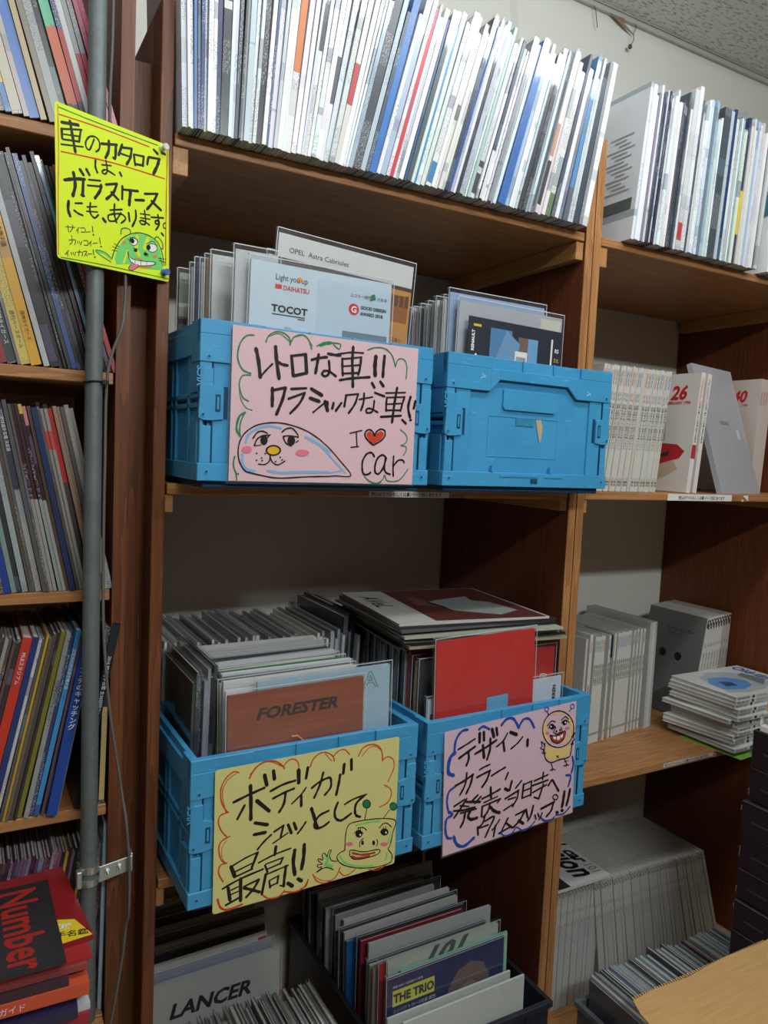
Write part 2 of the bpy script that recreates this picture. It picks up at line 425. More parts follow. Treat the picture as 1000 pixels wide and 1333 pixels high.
# ---------------------------------------------------------------- pen strokes of the signs, in tenths of a millimetre
SIGNS = {
'retro': "S l 33 227 531 259 632 389 730 562 776 738 753|S l 37 185 367 191 249 249 169 364 136|S l 42 1124 649 1312 572 1508 446|S l 37 566 150 773 128 1076 145 1517 153|S l 23 1364 533 1463 450 1603 314 1787 150|S l 19 1511 143 1726 184|S k 54 334 1814 373 1666 409 1437|S k 29 409 1437 487 1534 581 1634|S k 54 618 1872 642 1676 686 1444|S k 42 648 1676 717 1643 805 1634|S k 50 861 1771 898 1500|S k 37 861 1771 1081 1817|S k 50 1075 1816 1102 1556|S k 42 898 1496 1102 1556|S k 42 1174 1749 1297 1789 1411 1811|S k 46 1279 1834 1262 1702 1241 1569|S k 42 1428 1862 1534 1856 1627 1857|S k 38 1445 1760 1460 1650 1447 1571 1391 1537 1346 1562 1379 1611 1465 1608 1567 1553|S k 27 1582 1870 1786 1917 2006 1932|S k 45 1833 2001 1826 1808 1840 1634 1853 1424|S k 38 1662 1817 1666 1705 1680 1576|S k 30 1662 1809 1978 1868|S k 38 1972 1867 1963 1734 1937 1608|S k 27 1675 1706 1952 1751|S k 30 1679 1602 1936 1634|S k 38 1633 1502 1819 1544 2131 1590|S k 64 2221 1902 2212 1759 2222 1625|S k 49 2372 1927 2361 1773 2357 1615|S k 49 2175 1505 2218 1446|S k 49 2319 1536 2373 1477|S k 50 592 1299 595 1181 598 1057|S k 37 579 1267 793 1325|S k 46 784 1315 748 1156 665 944|S k 37 873 1313 1104 1342|S k 37 837 1172 1086 1275|S k 37 1086 1275 1009 1120 872 971|S k 54 1186 1339 1354 1262|S k 50 1169 1207 1315 1171|S k 54 1409 1178 1455 1048|S k 27 1226 1008 1365 1124 1450 1179|S k 45 1450 1165 1444 1052|S k 42 1547 1163 1530 1084|S k 38 1674 1173 1589 1056|S k 34 1749 1293 1725 1124|S k 27 1739 1292 1947 1326|S k 34 1947 1326 1902 1181 1801 1035|S k 27 1970 1248 2193 1301|S k 34 2048 1343 2043 1209 2006 1090|S k 38 2232 1367 2400 1326|S k 30 2226 1249 2219 1150 2191 1076 2109 1061 2097 1105 2158 1128 2295 1079|S k 23 2419 1378 2771 1413|S k 42 2617 1471 2584 1249 2554 944|S k 34 2443 1311 2437 1201 2441 1111|S k 27 2443 1311 2763 1345|S k 34 2759 1344 2724 1241 2696 1128|S k 23 2447 1211 2724 1244|S k 27 2451 1121 2696 1137|S k 34 2350 1014 2710 1055|S k 45 2867 1353 2831 1193 2875 1038|S k 45 2958 1295 2935 1182|S k 42 2735 992 2802 941|S k 34 2877 995 2898 1002|S k 19 1837 741 2037 793|S k 19 1943 765 1965 542|S k 19 1864 534 1991 552|F r 0 2240 599 2166 656 2116 715 2126 769 2171 786 2224 753 2254 691 2292 765 2358 803 2412 781 2414 726 2359 665|S k 25 2241 581 2156 641 2096 710 2105 782 2170 813 2234 771 2257 718 2285 783 2357 829 2432 809 2435 727 2364 650 2241 581|S k 30 2269 409 2225 466 2142 450 2074 348 2069 221 2102 140 2175 141 2215 170|S k 30 2480 398 2415 442 2332 393 2290 282 2299 172 2363 155 2433 249 2480 398|S k 30 2469 398 2455 231 2500 168 2559 151|S k 27 2611 431 2609 273 2620 124|S k 27 2609 273 2696 369 2783 372 2803 335|S g 19 1245 1953 1338 1997 1452 2019 1616 2020 1599 1944 1510 2003|S g 19 2075 1984 2206 2034 2372 2034 2501 1949 2568 1784|S g 17 2568 1784 2610 1897 2717 1908 2776 1796 2768 1621|S g 15 2709 843 2810 774 2840 692 2794 624 2730 603|S g 15 2730 597 2829 579 2822 504 2780 446|S g 17 2114 104 2199 42 2326 7 2430 65 2465 139 2505 57 2623 41 2752 81 2877 234|S g 11 2157 59 2285 -3 2410 24|S g 21 297 1993 195 1975 105 1859 77 1671 148 1519 270 1474|S g 17 270 1451 150 1431 111 1303 164 1147 249 1097|S g 12 111 1303 137 1127 214 1008 308 979|S g 19 474 1919 514 2013 628 2081 745 2068 826 2005 832 1918|S g 12 524 2005 668 2058 827 1968|S g 19 832 1918 884 2030 1003 2081 1105 2037 1166 1900|S g 12 884 2030 1043 2076 1179 1944|S g 29 206 939 123 876 89 713 147 612|S g 19 206 939 152 825 135 716 147 612|S g 21 77 336 61 227 100 111 138 94|S g 17 100 111 117 11|S g 46 1302 1971 1373 2003 1459 2019|S k 19 1519 94 1160 80 735 52 480 83 307 116 231 141 153 248 123 391 148 555 239 686 407 786 658 828 896 805 1142 735 1353 622|S k 17 1353 622 1420 571 1499 513 1682 338 1885 116 1630 105 1518 95|S k 21 331 591 390 676 467 698 535 674|S k 21 352 492 392 585 468 634 564 648|S k 12 352 492 452 505|F k 0 547 578 543 551 532 527 515 512 494 505 473 510 455 524 443 546 439 572 442 599 453 622 470 638 491 644 512 640 530 626 542 604|S k 17 536 601 584 658|S k 21 755 699 818 750 917 760 1005 671|S k 21 777 641 860 654 1011 643|S k 21 777 631 823 550 904 512|F k 0 962 590 958 563 946 539 927 523 904 516 880 520 861 535 847 557 842 584 846 612 858 635 877 651 900 658 923 654 943 639 957 617|S k 17 973 566 1013 592|F k 0 754 444 745 414 720 388 682 370 637 362 592 366 554 381 528 406 519 435 527 465 552 491 589 509 634 517 679 513 718 498 744 474|F y 0 726 441 720 420 700 401 671 388 637 382 602 385 573 396 553 413 546 434 552 455 571 474 600 487 634 493 669 490 699 480 719 462|F k 0 404 388 403 384 400 380 396 378 391 377 386 377 382 379 379 383 377 387 378 391 381 395 385 397 391 398 396 398 400 396 403 392|F k 0 479 327 478 322 475 319 470 316 465 315 460 316 456 318 453 321 452 326 453 330 455 334 460 336 465 337 470 336 474 334 477 331|F k 0 406 293 405 289 402 285 398 282 393 281 388 282 383 284 381 288 379 292 380 296 383 300 387 302 393 303 398 303 402 300 405 297|F k 0 489 290 488 286 485 282 481 280 476 279 471 279 466 282 463 285 462 289 463 294 466 297 470 300 475 301 480 300 485 298 488 294|F k 0 688 284 687 280 684 276 680 273 675 272 670 273 665 275 662 279 661 283 662 287 665 291 669 294 674 295 680 294 684 292 687 288|F k 0 758 346 757 342 754 338 750 335 744 334 739 335 735 337 732 341 730 345 731 349 734 353 739 356 744 357 749 356 754 354 757 350|F k 0 787 310 786 305 783 302 778 299 773 298 768 299 763 301 760 304 759 309 760 313 763 317 767 319 773 320 778 320 783 317 786 314|F k 0 529 389 529 385 526 381 521 379 516 378 511 378 507 381 503 384 502 388 503 392 506 396 510 399 516 400 521 399 525 397 528 393|S k 17 590 364 582 290 515 238 423 242|S k 17 590 364 622 282 711 238 819 298|F p 0 319 436 314 416 298 399 273 387 245 382 216 385 191 395 175 410 169 429 174 449 190 466 214 478 243 483 272 481 296 471 313 455|F p 0 1186 424 1178 405 1155 388 1121 376 1080 371 1039 373 1005 382 981 397 973 416 980 435 1003 452 1037 464 1077 469 1118 467 1153 458 1177 443",
'body': "S i 30 2246 798 2434 802 2653 778|S i 30 1982 365 2078 234 2320 121 2564 61|S i 30 2822 210 2806 102|S i 25 2871 534 2835 363|S i 51 1735 297 1775 350 1760 417|S i 42 1735 297 1851 236|S r 21 341 2004 264 2031 156 1962 84 1811 105 1602 193 1451|S r 14 296 1997 169 1919 107 1745 162 1467|S r 21 203 1459 84 1431 59 1323 116 1187 192 1092|S r 21 232 1100 103 1045 73 927 117 771 191 711|S r 11 184 1048 127 977 113 855 149 753|S r 23 191 711 101 702 76 593 144 450|S r 32 70 207 112 80 217 12 433 32|S r 25 498 1895 585 2028 730 2096 883 2072 998 1984 1028 1936|S r 14 506 1946 646 2071 817 2076 988 1975|S r 18 1010 1971 1083 2046 1172 2054 1240 1989 1254 1911|S r 23 739 89 831 10 987 -11 1083 63|S r 25 1073 44 1258 -6 1395 26 1463 133|S r 21 1435 1887 1487 2001 1590 2067 1700 2061 1805 1984 1833 1907|S r 13 1679 2043 1788 1914|S r 19 1816 1982 1901 2052 2002 2052 2089 1962|S r 23 2243 1907 2316 2023 2455 2057 2591 2005 2661 1887 2672 1756|S r 13 2303 1894 2412 1999 2530 2014 2659 1920|S r 19 2671 1767 2766 1807 2871 1736 2883 1592 2788 1393|S r 19 2725 1352 2835 1271 2857 1157 2791 1048 2654 1008|S r 19 1537 194 1595 79 1733 1 1910 41 1995 186|S r 13 1538 177 1685 56 1821 21|S r 19 1984 118 2070 32 2185 46 2264 92|S r 17 2495 23 2669 -31 2825 26|S r 19 1340 20 1425 29 1465 133|S k 41 273 1587 501 1653 727 1708|S k 55 515 1781 527 1565 533 1278|S k 37 436 1508 332 1325|S k 60 617 1537 807 1345|S k 64 725 1893 761 1745|S k 60 859 1931 877 1810|S k 37 822 1638 1016 1701 1205 1723|S k 37 862 1519 1024 1570 1190 1605|S k 41 1057 1574 1034 1405 963 1293|S k 64 1252 1872 1260 1680|S k 50 1400 1883 1376 1726|S k 27 1381 1582 1300 1487 1159 1377|S k 46 1305 1475 1311 1312|S k 38 1474 1555 1599 1626 1750 1662 1787 1614 1784 1501 1691 1403|S k 38 1655 1760 1603 1574 1517 1394|S k 46 1939 1672 1917 1519 1883 1368|S k 55 2003 1822 1991 1684|S k 55 2123 1873 2130 1718|S k 55 600 1211 786 1141|S k 50 588 1039 760 1032|S k 32 645 800 736 893 850 976|S k 32 892 1010 1043 1076|S k 37 1037 1073 998 911|S k 27 881 839 1108 942|S k 50 1111 1066 1165 930|S k 46 1201 1076 1242 968|S k 32 1393 1048 1334 971 1265 897|S k 55 1478 1237 1527 1094 1583 907|S k 38 1765 1140 1613 1097 1534 989 1561 911 1670 909 1777 960|S k 42 1915 1236 1867 1109 1886 1000 1958 943 2026 951 2148 1011|S k 30 2032 1182 2189 1237 2410 1265|S k 42 2375 1256 2241 1164 2216 1040 2245 959 2311 925|S k 55 256 643 316 480|S k 27 276 649 469 719 658 760|S k 41 647 752 563 546|S k 27 322 553 560 612|S k 32 347 479 575 528|S k 32 139 346 402 426 738 482|S k 50 221 335 251 147|S k 50 402 426 409 93|S k 23 264 292 397 321|S k 23 268 227 401 251|S k 37 193 89 416 155|S k 32 455 295 681 344|S k 41 677 339 603 224 492 124|S k 46 456 273 582 208 693 146|S k 46 928 778 913 657|S k 27 667 596 902 660 1164 694|S k 37 768 529 807 421|S k 25 778 548 1051 581|S k 32 1041 572 1001 494|S k 25 804 465 1012 502|S k 41 782 395 728 104|S k 27 776 385 961 415 1128 441|S k 46 1094 438 1073 233 1068 134|S k 27 1068 134 1010 160|S k 32 838 271 855 168|S k 23 837 282 989 320|S k 30 979 312 963 206|S k 27 853 190 973 214|S k 60 1228 650 1210 465 1241 268|S k 60 1379 698 1375 515 1347 331|S k 60 1134 161 1206 98|S k 55 1292 188 1353 138|S k 17 2063 442 2068 686 2115 836 2264 859 2625 824 2950 728 2920 545 2875 332 2842 272 2913 166 2910 55 2813 23 2616 27 2371 76 2178 145 2009 240 1933 355 1973 420 2063 442|S k 15 2394 865 2428 1042|F k 0 2495 1093 2492 1066 2477 1045 2453 1034 2423 1034 2393 1045 2367 1066 2349 1094 2341 1123 2344 1150 2359 1171 2383 1183 2412 1183 2442 1172 2468 1151 2487 1123|F g 0 2476 1097 2473 1075 2461 1059 2443 1050 2420 1050 2396 1059 2376 1075 2361 1097 2355 1120 2358 1142 2369 1159 2388 1168 2411 1168 2434 1159 2455 1143 2469 1121|S k 15 2737 810 2838 928|F k 0 2976 952 2973 926 2960 905 2938 894 2911 894 2883 905 2859 925 2842 951 2834 980 2837 1006 2850 1027 2872 1038 2899 1038 2927 1028 2951 1007 2969 981|F g 0 2961 955 2959 934 2948 917 2931 908 2910 908 2888 916 2869 933 2855 954 2849 977 2851 999 2862 1015 2879 1024 2900 1025 2922 1016 2941 1000 2955 979|S k 17 2273 750 2368 740 2432 683|S k 17 2663 662 2732 718 2807 707 2883 631|S k 17 2219 686 2299 712 2375 641|F k 0 2362 633 2359 612 2346 597 2327 589 2304 590 2279 599 2258 616 2244 637 2237 660 2240 681 2252 697 2271 705 2295 704 2319 694 2340 678 2355 656|S k 13 2285 736 2301 690|S k 13 2321 735 2329 683|F k 0 2836 559 2832 537 2817 520 2794 513 2765 514 2736 525 2711 544 2693 567 2685 591 2689 613 2704 629 2727 637 2756 636 2785 625 2810 607 2829 583|S k 13 2736 662 2745 616|S k 13 2778 669 2785 614|F w 0 2338 627 2338 621 2335 616 2331 613 2325 613 2320 616 2315 620 2311 627 2310 634 2310 640 2313 645 2317 648 2323 648 2328 646 2333 641 2337 634|F w 0 2804 557 2803 550 2801 545 2796 542 2790 542 2785 545 2779 550 2776 556 2774 563 2774 570 2777 575 2782 578 2787 578 2793 576 2799 571 2802 564|S k 15 2382 557 2325 522 2325 435|F k 0 2394 485 2394 470 2390 458 2382 451 2373 450 2364 456 2355 466 2349 480 2346 496 2347 510 2351 522 2358 529 2367 530 2377 525 2385 515 2391 500|S k 15 2623 488 2645 428 2624 378|F k 0 2598 435 2597 420 2592 408 2584 401 2574 400 2563 406 2554 417 2547 431 2544 447 2544 462 2549 473 2557 480 2568 481 2578 476 2588 465 2595 450|F p 0 2204 510 2200 497 2187 489 2166 485 2141 488 2115 497 2093 510 2078 525 2072 540 2076 553 2089 562 2110 565 2135 563 2161 554 2183 541 2198 526|F p 0 2830 358 2826 346 2811 338 2789 336 2762 340 2735 349 2712 361 2696 376 2689 390 2694 401 2708 409 2730 411 2757 408 2784 399 2808 386 2824 372|S d 34 2196 368 2378 293 2596 274|S d 38 2189 311 2310 254 2502 241|S k 17 2157 420 2228 403 2399 336 2666 309 2671 246 2527 224 2264 244 2165 321 2148 390 2157 420|S k 15 1936 301 1844 334 1803 428 1832 495 1798 503 1760 417|S k 15 1760 417 1722 479 1679 468 1696 380 1627 417 1618 388 1689 318 1611 327 1614 284 1681 268 1597 215|S k 17 1597 209 1716 249 1806 226 1877 177",
'design': "S c 67 2223 1852 2192 1689 2293 1501|S c 67 2681 1369 2832 1485 2863 1683 2757 1846|S c 34 2405 1968 2636 1929|F c 0 2240 1412 2229 1230 2346 1120 2576 1101 2810 1110 2861 1305 2683 1311 2451 1342|S b 47 469 2054 346 2050 227 1920 200 1696|S b 67 215 1718 111 1638 84 1415 191 1340|S b 44 705 2011 800 2046 931 1971|S b 50 1195 1990 1310 2077 1465 2051 1592 1866|S b 47 1591 1880 1693 1998 1835 1974 1950 1802|S b 40 234 1137 104 1078 68 907 110 715|S b 47 110 741 187 670 66 623 45 448 86 306 169 270|S b 57 223 281 288 131 445 59 650 147|S b 30 1225 82 1337 -5 1511 3 1597 78 1761 -24 1941 13 2031 75|S b 40 2159 128 2257 29 2430 -2 2506 31|S b 34 2543 57 2740 35 2895 130|S b 44 2911 1075 2946 935 2906 767|S b 44 2767 753 2888 711 2837 531|S k 34 275 1757 458 1811 629 1869|S k 47 299 1604 461 1669 632 1734|S k 47 492 1668 504 1557 456 1450|S k 60 723 1943 726 1786|S k 60 812 1945 822 1807|S k 47 635 1608 858 1669 1092 1751|S k 60 798 1720 829 1503|S k 47 958 1808 957 1623 895 1455|S k 60 990 1965 1034 1820|S k 54 1086 1964 1109 1838|S k 34 1335 1823 1237 1702 1095 1635|S k 54 1247 1686 1276 1527|S k 67 1403 1827 1543 1758|S k 34 1422 1531 1566 1598 1685 1691|S k 60 1802 1616 1802 1506|S k 44 233 1150 423 1197 604 1261|S k 44 595 1250 551 1103 465 966|S k 40 468 1318 440 1128 335 976|S k 34 737 1311 849 1340 963 1355|S k 40 682 1191 836 1223 973 1247|S k 47 966 1248 904 1102 802 997|S k 37 1002 1147 1134 1185 1308 1228|S k 40 1373 1119 1318 1013|S k 40 215 805 430 869|S k 40 477 871 309 690 218 609|S k 47 478 818 766 747|S k 40 715 879 557 785|S k 37 780 837 653 748|S k 30 338 787 527 727|S k 40 210 729 402 693 655 681|S k 37 356 652 688 646|S k 47 450 628 421 503 360 414|S k 57 560 639 514 558 579 488 707 481|S k 47 990 948 1005 755|S k 40 807 790 1010 822 1203 865|S k 30 848 713 1145 748|S k 47 817 654 804 482|S k 37 817 654 1215 690|S k 30 1215 690 1148 638|S k 40 981 653 934 529 838 460|S k 60 999 594 1085 504 1204 446|S k 47 1464 947 1417 793|S k 60 1312 845 1382 801|S k 40 1687 902 1556 801|S k 40 1318 665 1628 743|S k 40 1615 732 1597 611 1496 482|S k 30 1387 634 1561 633|S k 34 1296 464 1530 530|S k 47 1739 829 1712 583|S k 34 1768 822 1930 841|S k 40 1923 828 1914 576|S k 30 1736 703 1916 717|S k 30 1723 580 1902 593|S k 34 1985 828 2318 868|S k 40 2203 936 2189 811|S k 40 1951 751 2315 768|S k 44 2211 720 2109 472|S k 34 2109 472 1996 528|S k 34 1956 623 2288 688|S k 44 2334 662 2418 744 2479 672 2594 499|S k 40 886 488 840 365 734 285|S k 47 727 314 737 177|S k 40 889 379 1087 408 975 219 896 92|S k 34 776 287 957 293|S k 34 1208 321 1126 233 1043 174|S k 40 1119 241 1080 53|S k 40 1397 299 1265 113|S k 40 1198 76 1437 121|S k 47 1347 229 1490 107|S k 40 1572 309 1785 339|S k 47 1785 339 1682 196 1526 97|S k 54 1646 191 1757 105|S k 47 1813 346 1855 193|S k 47 1983 374 1934 215 1864 134|S k 40 2027 191 2056 112|S k 40 2101 201 2122 138|S k 34 2202 189 2160 113 2124 79|S k 47 2173 269 2494 319|S k 47 2474 315 2423 176 2311 94|S k 27 2580 386 2576 369 2563 357 2543 351 2519 354 2495 363 2474 378 2460 397 2455 416 2459 433 2472 445 2491 450 2515 448 2539 439 2560 424 2574 405 2580 386|S k 67 2742 450 2720 307 2694 181|S k 60 2880 461 2847 306 2805 182|F k 0 2616 91 2613 79 2604 71 2590 68 2574 69 2557 76 2543 87 2533 100 2529 113 2532 125 2541 133 2555 137 2571 135 2588 128 2602 118 2612 105|F k 0 2742 94 2739 83 2730 74 2716 71 2699 73 2682 79 2668 90 2658 103 2654 117 2657 129 2666 137 2680 140 2696 139 2713 132 2728 121 2738 108|S k 23 2927 1590 2902 1463 2821 1367 2696 1317 2547 1320 2399 1375 2272 1472 2187 1597 2153 1730 2177 1852 2253 1946 2373 1998 2518 2000 2667 1950 2798 1855 2890 1728 2927 1590|S k 20 2293 1967 2241 2045|S b 20 2277 2073 2274 2058 2265 2047 2251 2041 2234 2041 2216 2047 2202 2058 2191 2072 2187 2087 2190 2102 2199 2113 2214 2119 2231 2120 2248 2114 2263 2103 2273 2089 2277 2073|S k 20 2792 1941 2848 1989|S b 20 2915 2013 2912 1998 2902 1987 2887 1980 2869 1980 2850 1986 2834 1998 2823 2012 2819 2029 2822 2043 2832 2055 2847 2061 2865 2062 2883 2056 2899 2044 2910 2029 2915 2013|S k 23 2263 1775 2354 1843 2450 1813|S k 23 2603 1815 2698 1862 2779 1799|F k 0 2446 1722 2442 1704 2427 1690 2405 1682 2379 1683 2353 1692 2330 1707 2315 1726 2309 1747 2313 1765 2327 1779 2349 1787 2375 1786 2402 1777 2424 1762 2440 1743|S k 20 2284 1729 2364 1791 2474 1695|F k 0 2742 1745 2738 1727 2726 1713 2708 1706 2685 1706 2662 1713 2643 1727 2630 1746 2624 1765 2628 1783 2640 1797 2658 1804 2681 1804 2703 1797 2723 1783 2737 1764|S k 20 2605 1766 2700 1798 2801 1737|F w 0 2366 1742 2365 1736 2362 1731 2357 1728 2351 1728 2345 1730 2340 1735 2337 1741 2335 1748 2336 1754 2339 1759 2344 1762 2350 1762 2356 1760 2361 1755 2364 1749|F w 0 2718 1752 2717 1745 2714 1740 2709 1737 2703 1737 2697 1739 2692 1744 2688 1750 2687 1757 2688 1764 2691 1769 2696 1772 2702 1772 2708 1770 2713 1765 2717 1759|S k 20 2473 1709 2419 1633 2498 1576 2555 1594 2632 1595 2597 1687|F k 0 2511 1625 2510 1616 2505 1608 2498 1604 2489 1603 2480 1607 2472 1614 2467 1623 2465 1634 2466 1643 2471 1651 2478 1655 2487 1655 2496 1652 2504 1645 2509 1635|F k 0 2595 1633 2594 1623 2590 1615 2584 1611 2577 1610 2570 1614 2563 1620 2558 1630 2557 1640 2558 1649 2561 1657 2567 1662 2575 1662 2582 1659 2589 1652 2593 1643|F p 0 2321 1631 2318 1621 2307 1614 2290 1611 2269 1613 2249 1619 2232 1628 2220 1639 2216 1651 2219 1661 2230 1668 2247 1671 2267 1670 2287 1664 2305 1654 2317 1643|F p 0 2814 1625 2810 1615 2798 1608 2779 1605 2756 1607 2733 1613 2714 1623 2701 1634 2696 1646 2700 1657 2712 1664 2731 1667 2753 1665 2776 1659 2796 1649 2809 1637|F d 0 2334 1592 2480 1551 2702 1596 2677 1456 2544 1401 2400 1466|F w 0 2404 1557 2481 1534 2483 1479 2429 1498|F w 0 2500 1530 2580 1532 2580 1460 2514 1464|F w 0 2592 1536 2657 1552 2648 1491 2602 1482|S k 23 2334 1592 2480 1551 2702 1596 2677 1456 2544 1401 2400 1466 2334 1592|S k 23 2219 1472 2206 1319 2250 1168 2385 1077 2577 1086 2812 1081 2868 1157 2898 1356|S k 20 2221 1430 2125 1519 2154 1428 2111 1395 2194 1350 2159 1300 2245 1283|S k 20 2874 1448 2958 1520 2922 1439 2949 1376 2897 1371 2928 1306 2860 1320|S k 17 2507 1178 2575 1124|S k 17 2565 1172 2517 1130|S k 20 2378 1079 2421 960 2361 939|S k 20 2421 960 2488 917|S k 20 2421 960 2415 915|S k 20 2714 1072 2770 958 2700 947|S k 20 2770 958 2826 931|S k 20 2770 958 2764 915|S k 17 2716 1019 2806 1023",
